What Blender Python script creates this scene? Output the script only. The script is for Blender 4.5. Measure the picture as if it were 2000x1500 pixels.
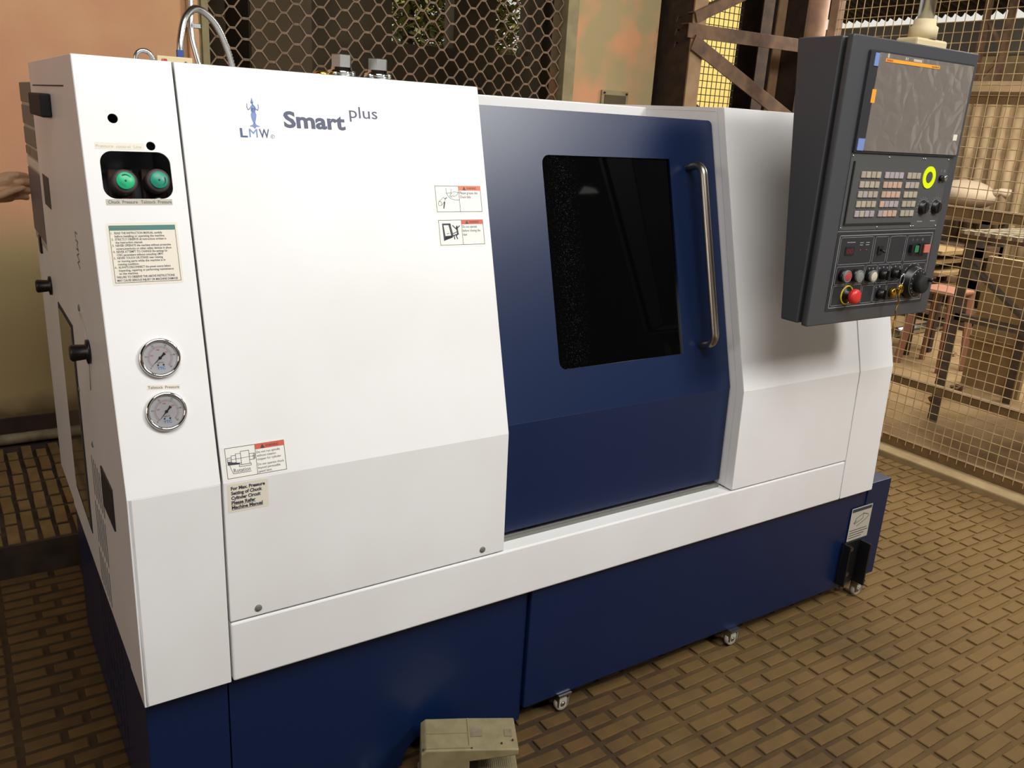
import bpy, bmesh, math, random
from mathutils import Vector, Matrix
random.seed(7)
for o in list(bpy.data.objects): bpy.data.objects.remove(o)
S = bpy.context.scene
C = S.collection

# ------------------------------------------------------------------ camera
F_PX, YAW, PITCH, ROLL = 1657.85, 0.5953, 0.3025, 0.0606
CAM = Vector((-0.221, -1.5754, 1.6096))
def cam_axes():
    cy, sy, cp, sp = math.cos(YAW), math.sin(YAW), math.cos(PITCH), math.sin(PITCH)
    f = Vector((sy*cp, cy*cp, -sp)); r = Vector((cy, -sy, 0)); u = r.cross(f)
    c, s = math.cos(ROLL), math.sin(ROLL)
    return c*r + s*u, -s*r + c*u, f
R_, U_, F_ = cam_axes()
def px(p):                                   # where a point shows in the 2000x1500 frame (to rank brick sizes)
    d = Vector(p) - CAM; z = d.dot(F_)
    if z < .05: return None
    return 1000 + F_PX*d.dot(R_)/z, 750 - F_PX*d.dot(U_)/z
cd = bpy.data.cameras.new('camera'); cam = bpy.data.objects.new('camera', cd); C.objects.link(cam)
cd.sensor_fit = 'HORIZONTAL'; cd.sensor_width = 36; cd.lens = F_PX/2000*36; cd.clip_start = .02; cd.clip_end = 200
cam.matrix_world = Matrix((R_, U_, -F_)).transposed().to_4x4(); cam.location = CAM
S.camera = cam
# ------------------------------------------------------------------ world, lights, exposure
w = bpy.data.worlds.new('world'); S.world = w; w.use_nodes = True
bg = w.node_tree.nodes['Background']; bg.inputs[0].default_value = (1.0, .97, .88, 1); bg.inputs[1].default_value = .8
def area(name, loc, target, sx, sy, energy, col):
    l = bpy.data.lights.new(name, 'AREA'); l.shape = 'RECTANGLE'; l.size = sx; l.size_y = sy; l.energy = energy; l.color = col
    o = bpy.data.objects.new(name, l); C.objects.link(o); o.location = loc
    o.rotation_euler = (Vector(target)-Vector(loc)).to_track_quat('-Z', 'Y').to_euler(); return o
area('skylight', (.35, -1.9, 3.9), (.45, .2, 1.0), 2.2, 1.4, 95, (1, .99, .97))
area('bay_daylight', (3.3, -3.4, 4.15), (1.7, 0, 1.2), 1.1, 1.1, 150, (1, .98, .94))
area('left_window', (-5.4, -1.2, 2.4), (0, .8, 1.2), 2.4, 1.8, 48, (1, .97, .93))
area('yard_skylight', (6.2, 1.0, 3.2), (6.2, 1.4, 0), 2.2, 2.6, 260, (1, .95, .86))
sl_ = bpy.data.lights.new('sun', 'SUN'); sl_.energy = 4.0; sl_.angle = .01; sl_.color = (1, .93, .78)
so = bpy.data.objects.new('sun', sl_); C.objects.link(so); so.rotation_euler = (math.radians(25), 0, 0)
S.view_settings.view_transform = 'Standard'; S.view_settings.look = 'None'
S.view_settings.gamma = 1; S.view_settings.use_curve_mapping = False
S.view_settings.exposure = 0.0

# ------------------------------------------------------------------ materials
def lin(c):
    c = c/255.
    return c/12.92 if c <= .04045 else ((c+.055)/1.055)**2.4
def rgb(t): return (lin(t[0]), lin(t[1]), lin(t[2]), 1)
M = {}
def mat(name, col, rough=.5, metal=0., col2=None, scale=8., detail=6., bump=0., bscale=60., stretch=None, rnd=0., emit=None, spec=.5, thresh=(.35, .65), coat=0.):
    m = bpy.data.materials.new(name); m.use_nodes = True; nt = m.node_tree; N = nt.nodes; L = nt.links
    b = N['Principled BSDF']; b.inputs['Roughness'].default_value = rough; b.inputs['Metallic'].default_value = metal
    b.inputs['Specular IOR Level'].default_value = spec; b.inputs['Coat Weight'].default_value = coat
    b.inputs['Base Color'].default_value = rgb(col)
    tc = N.new('ShaderNodeTexCoord'); geo = N.new('ShaderNodeNewGeometry')
    src = geo.outputs['Position']
    if stretch:
        mp = N.new('ShaderNodeMapping'); mp.inputs['Scale'].default_value = stretch; L.new(src, mp.inputs[0]); src = mp.outputs[0]
    last = None
    if col2 is not None:
        n = N.new('ShaderNodeTexNoise'); n.inputs['Scale'].default_value = scale; n.inputs['Detail'].default_value = detail; L.new(src, n.inputs['Vector'])
        r = N.new('ShaderNodeValToRGB'); r.color_ramp.elements[0].position = thresh[0]; r.color_ramp.elements[1].position = thresh[1]
        r.color_ramp.elements[0].color = rgb(col); r.color_ramp.elements[1].color = rgb(col2); L.new(n.outputs['Fac'], r.inputs[0]); last = r.outputs[0]
    if rnd:
        oi = N.new('ShaderNodeObjectInfo'); mr = N.new('ShaderNodeMapRange'); mr.inputs['To Min'].default_value = 1-rnd; mr.inputs['To Max'].default_value = 1+rnd
        L.new(oi.outputs['Random'], mr.inputs[0]); mx = N.new('ShaderNodeMix'); mx.data_type = 'RGBA'; mx.blend_type = 'MULTIPLY'; mx.inputs[0].default_value = 1
        if last: L.new(last, mx.inputs[6])
        else: mx.inputs[6].default_value = rgb(col)
        L.new(mr.outputs[0], mx.inputs[7]); last = mx.outputs[2]
    if last: L.new(last, b.inputs['Base Color'])
    if bump:
        n2 = N.new('ShaderNodeTexNoise'); n2.inputs['Scale'].default_value = bscale; n2.inputs['Detail'].default_value = 4; L.new(src, n2.inputs['Vector'])
        bp = N.new('ShaderNodeBump'); bp.inputs['Strength'].default_value = bump; bp.inputs['Distance'].default_value = .004; L.new(n2.outputs['Fac'], bp.inputs['Height']); L.new(bp.outputs[0], b.inputs['Normal'])
    if emit: b.inputs['Emission Color'].default_value = rgb(emit[0]); b.inputs['Emission Strength'].default_value = emit[1]
    M[name] = m; return m
mat('white_paint', (236, 236, 236), .38, col2=(228, 227, 226), scale=2.2, bump=.02, bscale=500)
mat('blue_paint', (9, 31, 68), .34, bump=.03, bscale=420)
mat('cream_paint', (214, 206, 184), .45)
mat('inner_dark', (16, 17, 20), .7)
mat('gap_dark', (40, 42, 50), .7)
mat('console_paint', (64, 66, 70), .42, bump=.10, bscale=900)
mat('panel_grey', (74, 76, 76), .5, bump=.03, bscale=900)
mat('panel_black', (38, 39, 44), .5)
mat('black_plastic', (17, 17, 18), .38)
mat('rubber', (22, 22, 22), .75)
mat('steel', (168, 160, 148), .3, 1., stretch=(40, 40, 2), bump=.03, bscale=30)
mat('chrome', (226, 228, 230), .09, 1.)
mat('zinc', (190, 192, 190), .28, 1., bump=.05, bscale=200)
mat('brass', (196, 158, 70), .25, 1.)
mat('label_white', (233, 231, 224), .45)
mat('label_cream', (225, 218, 202), .5)
mat('label_grey', (186, 180, 166), .55)
mat('ink', (58, 60, 72), .6)
mat('ink_blue', (72, 84, 128), .55)
mat('ink_light_blue', (112, 136, 190), .55)
mat('ink_slate', (74, 80, 104), .55)
mat('ink_red', (196, 96, 88), .6)
mat('ink_cyan', (60, 140, 215), .6)
mat('warn_orange', (222, 118, 78), .5)
mat('warn_red', (205, 92, 74), .5)
mat('teal_band', (66, 122, 116), .5)
mat('green_cap', (22, 176, 118), .38)
mat('green_cap_deep', (14, 140, 112), .38)
mat('knob_brown', (74, 66, 64), .5)
mat('dial_face', (205, 203, 206), .5)
mat('key_beige', (168, 158, 140), .55, rnd=.10)
mat('key_pink', (188, 156, 136), .55, rnd=.08)
mat('key_lilac', (164, 154, 156), .55, rnd=.08)
mat('yellow_ring', (226, 246, 0), .45, spec=.3)
mat('yellow', (216, 190, 40), .45)
mat('orange_strip', (232, 160, 50), .45)
mat('red_button', (206, 44, 44), .38)
mat('red_print', (172, 60, 64), .5)
mat('white_button', (202, 190, 172), .45)
mat('grey_button', (128, 130, 128), .45)
mat('rocker_green', (40, 120, 74), .4)
mat('rocker_pink', (196, 110, 96), .4)
mat('led_red', (60, 4, 8), .4, emit=((190, 20, 40), .35))
mat('line_grey', (150, 150, 150), .6)
mat('pedal_beige', (142, 131, 98), .6, col2=(128, 117, 86), scale=30, bump=.08, bscale=300)
mat('enclosure_beige', (206, 190, 150), .55)
mat('bracket_black', (14, 14, 17), .45)
mat('tape_blue', (44, 74, 140), .6)
mat('plaster', (216, 168, 124), .85, col2=(208, 152, 116), scale=2.6, bump=.15, bscale=45)
mat('skirting', (62, 46, 34), .85, col2=(44, 34, 28), scale=9, bump=.2, bscale=50)
mat('pipe_grey', (150, 138, 112), .6, col2=(110, 98, 76), scale=14)
mat('frame_olive', (158, 146, 108), .7, col2=(140, 128, 92), scale=12)
mat('mesh_rust', (150, 124, 100), .75, col2=(124, 102, 80), scale=20)
mat('steel_rust', (112, 84, 58), .8, col2=(78, 56, 40), scale=12, bump=.2, bscale=50)
mat('steel_dark', (64, 46, 32), .85, col2=(44, 32, 24), scale=14, bump=.2, bscale=60)
mat('steel_grey', (98, 88, 78), .7, col2=(80, 70, 60), scale=12)
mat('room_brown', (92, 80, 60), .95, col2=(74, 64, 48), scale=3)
mat('steel_tan', (158, 130, 96), .8, col2=(140, 110, 80), scale=10, bump=.1, bscale=50)
mat('post_pink', (198, 162, 136), .8, col2=(150, 120, 96), scale=8)
mat('tile_ground', (64, 46, 20), .95, col2=(52, 37, 16), scale=14, bump=.3, bscale=90)
mat('tile_brick', (92, 68, 30), .9, col2=(80, 58, 25), scale=16, bump=.25, bscale=120, rnd=.12)
mat('platform_brick', (128, 104, 62), .9, col2=(112, 90, 52), scale=16, bump=.25, bscale=120, rnd=.12)
mat('platform_side', (66, 52, 38), .95, col2=(44, 34, 24), scale=12, bump=.4, bscale=40)
mat('yard_dirt', (150, 124, 86), .95, col2=(124, 98, 64), scale=4, bump=.6, bscale=18)
mat('kerb', (170, 148, 108), .9, col2=(150, 128, 90), scale=7, bump=.3, bscale=40)
mat('fence_paint', (196, 170, 124), .65, col2=(172, 146, 102), scale=10)
mat('fence_rail', (138, 112, 74), .7, col2=(116, 92, 60), scale=9)
mat('roof_sheet', (62, 54, 46), .85, col2=(46, 40, 34), scale=2)
mat('beam_dark', (84, 78, 68), .8)
mat('sheet_tan', (148, 126, 92), .7, col2=(120, 98, 68), scale=5)
mat('timber', (150, 124, 82), .8, col2=(124, 98, 62), scale=6, stretch=(1, 8, 8))
mat('red_plastic', (148, 102, 82), .6)
mat('bag_white', (172, 154, 130), .7, bump=.5, bscale=12)
mat('rock', (140, 112, 78), .95, col2=(110, 86, 58), scale=8, rnd=.2)
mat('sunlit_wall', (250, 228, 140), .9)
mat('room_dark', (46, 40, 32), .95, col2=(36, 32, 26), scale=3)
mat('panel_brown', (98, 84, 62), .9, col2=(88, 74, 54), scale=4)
mat('leaf', (128, 126, 62), .6, col2=(96, 100, 44), scale=8)
mat('bark', (80, 64, 44), .9)
mat('skin', (204, 164, 128), .55, col2=(190, 146, 112), scale=30, bump=.1, bscale=160)
mat('shirt', (108, 116, 128), .9, bump=.2, bscale=200)
mat('trousers', (48, 50, 60), .9)
mat('hair', (24, 20, 18), .7)
mat('cabinet_grey', (112, 114, 106), .55)
mat('cabinet_plum', (106, 96, 102), .55)
def dust(name, col, x0, x1, amt):
    # settled yard dust, thicker toward the fence, patchy
    nt = M[name].node_tree; N = nt.nodes; L = nt.links; b = N['Principled BSDF']; old = b.inputs['Base Color'].links[0].from_socket
    g = N.new('ShaderNodeNewGeometry'); sx = N.new('ShaderNodeSeparateXYZ'); L.new(g.outputs['Position'], sx.inputs[0])
    n = N.new('ShaderNodeTexNoise'); n.inputs['Scale'].default_value = 2.2; n.inputs['Detail'].default_value = 7; L.new(g.outputs['Position'], n.inputs['Vector'])
    mr = N.new('ShaderNodeMapRange'); mr.inputs['From Min'].default_value = x0; mr.inputs['From Max'].default_value = x1; mr.inputs['To Min'].default_value = -.35; mr.inputs['To Max'].default_value = .55; L.new(sx.outputs[0], mr.inputs[0])
    ad = N.new('ShaderNodeMath'); ad.operation = 'ADD'; L.new(mr.outputs[0], ad.inputs[0]); L.new(n.outputs['Fac'], ad.inputs[1])
    cl = N.new('ShaderNodeMapRange'); cl.inputs['From Min'].default_value = .2; cl.inputs['From Max'].default_value = .95; cl.inputs['To Max'].default_value = amt; L.new(ad.outputs[0], cl.inputs[0])
    mx = N.new('ShaderNodeMix'); mx.data_type = 'RGBA'; L.new(cl.outputs[0], mx.inputs[0]); L.new(old, mx.inputs[6]); mx.inputs[7].default_value = rgb(col); L.new(mx.outputs[2], b.inputs['Base Color'])
dust('tile_ground', (120, 93, 50), 1.0, 3.3, .92); dust('tile_brick', (126, 99, 55), 1.0, 3.3, .88)
# worn limewash: peach paint flaking to olive cream toward the foot of the wall
def worn(name, col, z0, z1, soft=.5):
    nt = M[name].node_tree; N = nt.nodes; L = nt.links; b = N['Principled BSDF']; old = b.inputs['Base Color'].links[0].from_socket
    g = N.new('ShaderNodeNewGeometry'); sx = N.new('ShaderNodeSeparateXYZ'); L.new(g.outputs['Position'], sx.inputs[0])
    n = N.new('ShaderNodeTexNoise'); n.inputs['Scale'].default_value = 3.; n.inputs['Detail'].default_value = 5; L.new(g.outputs['Position'], n.inputs['Vector'])
    mr = N.new('ShaderNodeMapRange'); mr.inputs['From Min'].default_value = z0; mr.inputs['From Max'].default_value = z1; mr.inputs['To Min'].default_value = .75; mr.inputs['To Max'].default_value = -.6; L.new(sx.outputs[2], mr.inputs[0])
    ad = N.new('ShaderNodeMath'); ad.operation = 'ADD'; L.new(mr.outputs[0], ad.inputs[0]); L.new(n.outputs['Fac'], ad.inputs[1])
    cl = N.new('ShaderNodeMapRange'); cl.inputs['From Min'].default_value = .5-soft/2; cl.inputs['From Max'].default_value = .5+soft/2; L.new(ad.outputs[0], cl.inputs[0])
    mx = N.new('ShaderNodeMix'); mx.data_type = 'RGBA'; L.new(cl.outputs[0], mx.inputs[0]); L.new(old, mx.inputs[6]); mx.inputs[7].default_value = rgb(col); L.new(mx.outputs[2], b.inputs['Base Color'])
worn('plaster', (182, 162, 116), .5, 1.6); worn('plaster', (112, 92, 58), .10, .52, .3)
mat('plaster_pier', (176, 158, 116), .85, col2=(216, 158, 116), scale=5, detail=1.5, thresh=(.46, .70), bump=.12, bscale=45)
# smoked door glass: dark, reflective, lightly dusty
def glass_mat(name, col, rough, tr):
    m = bpy.data.materials.new(name); m.use_nodes = True; b = m.node_tree.nodes['Principled BSDF']
    b.inputs['Base Color'].default_value = rgb(col); b.inputs['Roughness'].default_value = rough
    b.inputs['Transmission Weight'].default_value = tr; b.inputs['IOR'].default_value = 1.5; M[name] = m; return m
m = mat('smoked_glass', (3, 3, 4), .03, col2=(58, 64, 58), scale=340, detail=2, thresh=(.60, .70))
nt = m.node_tree; N = nt.nodes; L = nt.links; b = N['Principled BSDF']; old = b.inputs['Base Color'].links[0].from_socket
g_ = N.new('ShaderNodeNewGeometry'); sx_ = N.new('ShaderNodeSeparateXYZ'); L.new(g_.outputs['Position'], sx_.inputs[0])   # dried coolant spatter in a run near the left edge
n_ = N.new('ShaderNodeTexNoise'); n_.inputs['Scale'].default_value = 5; n_.inputs['Detail'].default_value = 5; L.new(g_.outputs['Position'], n_.inputs['Vector'])
df = N.new('ShaderNodeMath'); df.operation = 'SUBTRACT'; df.inputs[1].default_value = 1.105; L.new(sx_.outputs[0], df.inputs[0]); ab = N.new('ShaderNodeMath'); ab.operation = 'ABSOLUTE'; L.new(df.outputs[0], ab.inputs[0])
mr_ = N.new('ShaderNodeMapRange'); mr_.inputs['From Min'].default_value = 0; mr_.inputs['From Max'].default_value = .06; mr_.inputs['To Min'].default_value = .9; mr_.inputs['To Max'].default_value = 0; L.new(ab.outputs[0], mr_.inputs[0])
mu = N.new('ShaderNodeMath'); mu.operation = 'MULTIPLY'; L.new(mr_.outputs[0], mu.inputs[0]); L.new(n_.outputs['Fac'], mu.inputs[1]); mu2 = N.new('ShaderNodeMath'); mu2.operation = 'MULTIPLY'; mu2.inputs[1].default_value = 1.6; mu2.use_clamp = True; L.new(mu.outputs[0], mu2.inputs[0])
mx_ = N.new('ShaderNodeMix'); mx_.data_type = 'RGBA'; L.new(mu2.outputs[0], mx_.inputs[0]); mx_.inputs[6].default_value = rgb((4, 4, 5)); L.new(old, mx_.inputs[7]); L.new(mx_.outputs[2], b.inputs['Base Color'])
m = bpy.data.materials.new('gauge_glass'); m.use_nodes = True; nt = m.node_tree; nt.nodes.clear(); M['gauge_glass'] = m
_o = nt.nodes.new('ShaderNodeOutputMaterial'); _t = nt.nodes.new('ShaderNodeBsdfTransparent'); _g = nt.nodes.new('ShaderNodeBsdfGlossy'); _g.inputs['Roughness'].default_value = .03
_m = nt.nodes.new('ShaderNodeMixShader'); _f = nt.nodes.new('ShaderNodeFresnel'); nt.links.new(_f.outputs[0], _m.inputs[0]); nt.links.new(_t.outputs[0], _m.inputs[1]); nt.links.new(_g.outputs[0], _m.inputs[2]); nt.links.new(_m.outputs[0], _o.inputs[0])
m = mat('side_glass', (96, 84, 66), .06, spec=.6)
# wrinkled clear film over the screen
m = mat('screen_film', (118, 110, 104), .2, spec=.8, coat=.6)
nt = m.node_tree; N = nt.nodes; L = nt.links; b = N['Principled BSDF']
geo = N.new('ShaderNodeNewGeometry'); wv = N.new('ShaderNodeTexVoronoi'); wv.feature = 'DISTANCE_TO_EDGE'; wv.inputs['Scale'].default_value = 16
ns = N.new('ShaderNodeTexNoise'); ns.inputs['Scale'].default_value = 9; mxv = N.new('ShaderNodeMix'); mxv.data_type = 'RGBA'; mxv.inputs[0].default_value = .12
L.new(geo.outputs['Position'], ns.inputs['Vector']); L.new(geo.outputs['Position'], mxv.inputs[6]); L.new(ns.outputs['Color'], mxv.inputs[7]); L.new(mxv.outputs[2], wv.inputs['Vector'])
bp = N.new('ShaderNodeBump'); bp.inputs['Strength'].default_value = .22; bp.inputs['Distance'].default_value = .01; L.new(wv.outputs['Distance'], bp.inputs['Height']); L.new(bp.outputs[0], b.inputs['Normal']); L.new(bp.outputs[0], b.inputs['Coat Normal'])

# ------------------------------------------------------------------ object helpers
def link(o, parent=None):
    C.objects.link(o)
    if parent is not None: o.parent = parent
    return o
def root_loc(p):
    v = Vector((0, 0, 0))
    while p is not None: v = v + p.location; p = p.parent
    return v
def tag(o, label, cat, group=None, kind=None):
    if label: o['label'] = label
    if cat: o['category'] = cat
    if group: o['group'] = group
    if kind: o['kind'] = kind
    return o
def thing(name, label, cat, loc, group=None):
    o = bpy.data.objects.new(name, None); o.empty_display_size = .05; o.location = loc; C.objects.link(o)
    return tag(o, label, cat, group)
class Frame:
    def __init__(s, o, u, v):
        s.o = Vector(o); s.u = Vector(u).normalized(); s.v = Vector(v).normalized(); s.n = s.u.cross(s.v)
    def __call__(s, u, v, n=0): return s.o + s.u*u + s.v*v + s.n*n
    def mx(s, u=0, v=0, n=0):
        m = Matrix((s.u, s.v, s.n)).transposed().to_4x4(); m.translation = s(u, v, n); return m
WORLD = Frame((0, 0, 0), (1, 0, 0), (0, 1, 0))
class MB:
    """collects shapes in world space; build() links ONE mesh object"""
    def __init__(s): s.v = []; s.f = []; s.sm = []
    def add(s, vs, fs, smooth=False):
        k = len(s.v); s.v += [tuple(x) for x in vs]
        for f in fs: s.f.append([i+k for i in f]); s.sm.append(smooth)
        return s
    def box(s, a, b, fr=WORLD):
        vs = [fr(x, y, z) for z in (a[2], b[2]) for y in (a[1], b[1]) for x in (a[0], b[0])]
        return s.add(vs, [(0, 2, 3, 1), (4, 5, 7, 6), (0, 1, 5, 4), (2, 6, 7, 3), (0, 4, 6, 2), (1, 3, 7, 5)])
    def prism_x(s, poly, x0, x1):                      # poly of (y, z), counter-clockwise seen from -x or not: normals fixed later
        n = len(poly); vs = [(x0, y, z) for y, z in poly] + [(x1, y, z) for y, z in poly]
        return s.add(vs, [list(range(n))[::-1], list(range(n, 2*n))] + [(i, (i+1) % n, n+(i+1) % n, n+i) for i in range(n)])
    def bar(s, p, q, wd, th, side=(0, 0, 1)):
        p = Vector(p); q = Vector(q); d = (q-p).normalized(); a = Vector(side); a = (a - d*a.dot(d)).normalized(); c = d.cross(a)
        fr = Frame(p, d, a); return s.box((0, -wd/2, -th/2), ((q-p).length, wd/2, th/2), fr)
    def tube(s, pts, r, n=10, caps=True):
        pts = [Vector(p) for p in pts]; rs = r if isinstance(r, (list, tuple)) else [r]*len(pts)
        vs = []; up = None
        for i, p in enumerate(pts):
            d = (pts[min(i+1, len(pts)-1)] - pts[max(i-1, 0)]).normalized()
            if up is None:
                up = Vector((0, 0, 1)) if abs(d.z) < .9 else Vector((1, 0, 0))
            up = (up - d*up.dot(d)).normalized(); sd = d.cross(up)
            for k in range(n):
                a = 2*math.pi*k/n; vs.append(p + (up*math.cos(a) + sd*math.sin(a))*rs[i])
        fs = [(i*n+k, i*n+(k+1) % n, (i+1)*n+(k+1) % n, (i+1)*n+k) for i in range(len(pts)-1) for k in range(n)]
        s.add(vs, fs, True)
        if caps:
            s.add([vs[k] for k in range(n)], [list(range(n))[::-1]]); s.add(vs[-n:], [list(range(n))])
        return s
    def lathe(s, prof, fr, u=0, v=0, n0=0, seg=28, smooth=True):   # prof of (radius, height along n)
        vs = []
        for r, h in prof:
            for k in range(seg):
                a = 2*math.pi*k/seg; vs.append(fr(u + r*math.cos(a), v + r*math.sin(a), n0+h))
        fs = [(i*seg+k, i*seg+(k+1) % seg, (i+1)*seg+(k+1) % seg, (i+1)*seg+k) for i in range(len(prof)-1) for k in range(seg)]
        s.add(vs, fs, smooth)
        if prof[0][0] > 1e-5: s.add(vs[:seg], [list(range(seg))[::-1]])
        if prof[-1][0] > 1e-5: s.add(vs[-seg:], [list(range(seg))])
        return s
    def line(s, fr, a, b, wd, n=0., th=.0003):
        a = Vector((a[0], a[1])); b = Vector((b[0], b[1])); d = (b-a).normalized()*wd/2; e = Vector((-d.y, d.x))
        q = [a-d-e, b+d-e, b+d+e, a-d+e]
        vs = [fr(p.x, p.y, n) for p in q] + [fr(p.x, p.y, n+th) for p in q]
        return s.add(vs, [(0, 3, 2, 1), (4, 5, 6, 7), (0, 1, 5, 4), (1, 2, 6, 5), (2, 3, 7, 6), (3, 0, 4, 7)])
    def poly(s, fr, pts, n=0., th=.0003):
        k = len(pts); vs = [fr(p[0], p[1], n) for p in pts] + [fr(p[0], p[1], n+th) for p in pts]
        return s.add(vs, [list(range(k))[::-1], list(range(k, 2*k))] + [(i, (i+1) % k, k+(i+1) % k, k+i) for i in range(k)])
    def mesh(s, name, off=Vector((0, 0, 0)), bevel=0., seg=2):
        me = bpy.data.meshes.new(name); me.from_pydata([tuple(Vector(v)-off) for v in s.v], [], s.f)
        me.polygons.foreach_set('use_smooth', s.sm); me.update()
        bm = bmesh.new(); bm.from_mesh(me)
        bmesh.ops.remove_doubles(bm, verts=bm.verts, dist=1e-6)
        bmesh.ops.recalc_face_normals(bm, faces=bm.faces)
        if bevel:
            es = [e for e in bm.edges if len(e.link_faces) == 2 and e.calc_face_angle(0) > .6]
            bmesh.ops.bevel(bm, geom=es, offset=bevel, segments=seg, affect='EDGES', profile=.5, clamp_overlap=True)
        bm.to_mesh(me); bm.free(); return me
    def build(s, name, mt, parent=None, bevel=0., seg=2, label=None, base=None):
        off = root_loc(parent) if parent else Vector(base or (0, 0, 0))
        me = s.mesh(name, off, bevel, seg); me.materials.append(M[mt])
        o = bpy.data.objects.new(name, me); link(o, parent)
        if not parent: o.location = off
        if label: o['label'] = label
        return o
def rrect(u0, v0, u1, v1, r, n=5, corners=(1, 1, 1, 1)):
    pts = []
    for (cx, cy, a0, on) in ((u1-r, v1-r, 0, corners[0]), (u0+r, v1-r, 90, corners[1]), (u0+r, v0+r, 180, corners[2]), (u1-r, v0+r, 270, corners[3])):
        if on and r > 0:
            for k in range(n+1):
                a = math.radians(a0 + 90*k/n); pts.append((cx + r*math.cos(a), cy + r*math.sin(a)))
        else:
            a = math.radians(a0+45); pts.append((cx + r*math.copysign(1, math.cos(a)), cy + r*math.copysign(1, math.sin(a))))
    return pts
def circ(u, v, r, n=24): return [(u + r*math.cos(2*math.pi*k/n), v + r*math.sin(2*math.pi*k/n)) for k in range(n)]
DG = None
def curve_mesh(cv, name):
    o = bpy.data.objects.new('tmp_'+name, cv); C.objects.link(o)
    dg = bpy.context.evaluated_depsgraph_get(); me = bpy.data.meshes.new_from_object(o.evaluated_get(dg))
    bpy.data.objects.remove(o); bpy.data.curves.remove(cv); me.name = name; return me
def plate(name, loops, fr, n0, n1, mt, parent, edge=0., label=None):
    """flat plate with holes: loops[0] outline, others holes; spans n0..n1 along the frame normal"""
    cv = bpy.data.curves.new(name, 'CURVE'); cv.dimensions = '2D'; cv.fill_mode = 'BOTH'
    cv.extrude = (n1-n0)/2 - edge; cv.bevel_depth = edge; cv.bevel_resolution = 1; cv.offset = -edge
    for lp in loops:
        sp = cv.splines.new('POLY'); sp.points.add(len(lp)-1); sp.use_cyclic_u = True
        for p, q in zip(sp.points, lp): p.co = (q[0], q[1], 0, 1)
    me = curve_mesh(cv, name); off = root_loc(parent) if parent else Vector((0, 0, 0))
    me.transform(Matrix.Translation(-off) @ fr.mx(0, 0, (n0+n1)/2)); me.materials.clear(); me.materials.append(M[mt])
    o = bpy.data.objects.new(name, me); link(o, parent)
    if label: o['label'] = label
    return o
TXT_JOBS = []
def text_verts(body, size, bold):
    cv = bpy.data.curves.new('t', 'FONT'); cv.body = body; cv.size = size; cv.offset = bold; cv.resolution_u = 3; cv.extrude = .00015
    return curve_mesh(cv, 't')
def text(mb, body, fr, u, v, size, n, width=None, bold=0., align='L', slope=0.):
    """adds raised print to a mesh builder; width squeezes the line to a measured length"""
    me = text_verts(body, size, bold); vs = [x.co.copy() for x in me.vertices]
    if vs:
        x0 = min(p.x for p in vs); x1 = max(p.x for p in vs); k = (width/(x1-x0)) if width else 1.
        du = 0 if align == 'L' else -(x1-x0)*k/2
        mb.add([fr(u + du + (p.x-x0)*k, v + p.y + slope*(p.x-x0)*k, n + p.z) for p in vs], [list(q.vertices) for q in me.polygons])
    bpy.data.meshes.remove(me)
def scribble(mb, fr, u, v, size, n, width, seed=1):
    rn = random.Random(seed); x = u
    while x < u + width - size*.3:
        l = min(rn.uniform(.8, 2.6)*size, u + width - x)
        mb.line(fr, (x, v + size*.35), (x + l, v + size*.35), size*.42, n); x += l + size*.55
def copy_tree(o, loc, parent=None):
    c = o.copy(); C.objects.link(c); c.parent = parent
    if loc is not None: c.location = loc
    for ch in o.children: copy_tree(ch, None, c)
    return c
def struct(o): o['kind'] = 'structure'; return o

# machine measures (metres)
H, ZK, ZB, ZS, YT, YB, D = 1.675, .8912, .4411, .5803, .2168, -.0122, 1.034
X1, X2, X3, X4, X5 = .1721, .846, 1.6601, 2.2082, 2.389
FU = Frame((0, 0, ZK), (1, 0, 0), (0, YT, H-ZK))          # leaning upper front
FL = Frame((0, 0, ZK), (1, 0, 0), (0, -YB, ZK-ZB))        # lower front (v negative downward)
SU = math.hypot(YT, H-ZK)
FS = Frame((0, 0, 0), (0, -1, 0), (0, 0, 1))              # left flank, u = -y
TOPF = Frame((0, 0, H), (1, 0, 0), (0, 1, 0))
# ================================================================== setting
WY = 2.52
# floor slab of the hall (mortar bed) and moulded tile relief
o = MB().box((-6, -9, -.15), (4.05, 1.5, -.006)).build('floor', 'tile_ground'); struct(o); FLOOR = o
T, RP, BL, BS, BW, JT = .265, .053, .143, .082, .037, .02
def brick_mesh(l, wd, h, name, mt):
    mb = MB(); e = .003
    b = [(-l/2, -wd/2), (l/2, -wd/2), (l/2, wd/2), (-l/2, wd/2)]; t = [(-l/2+e, -wd/2+e), (l/2-e, -wd/2+e), (l/2-e, wd/2-e), (-l/2+e, wd/2-e)]
    vs = [(x, y, -h) for x, y in b] + [(x, y, -.0015) for x, y in b] + [(x, y, 0) for x, y in t]
    fs = [(0, 1, 5, 4), (1, 2, 6, 5), (2, 3, 7, 6), (3, 0, 4, 7), (4, 5, 9, 8), (5, 6, 10, 9), (6, 7, 11, 10), (7, 4, 8, 11), (8, 9, 10, 11)]
    me = bpy.data.meshes.new(name); me.from_pydata(vs, [], fs); me.materials.append(M[mt]); me.update(); return me
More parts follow.
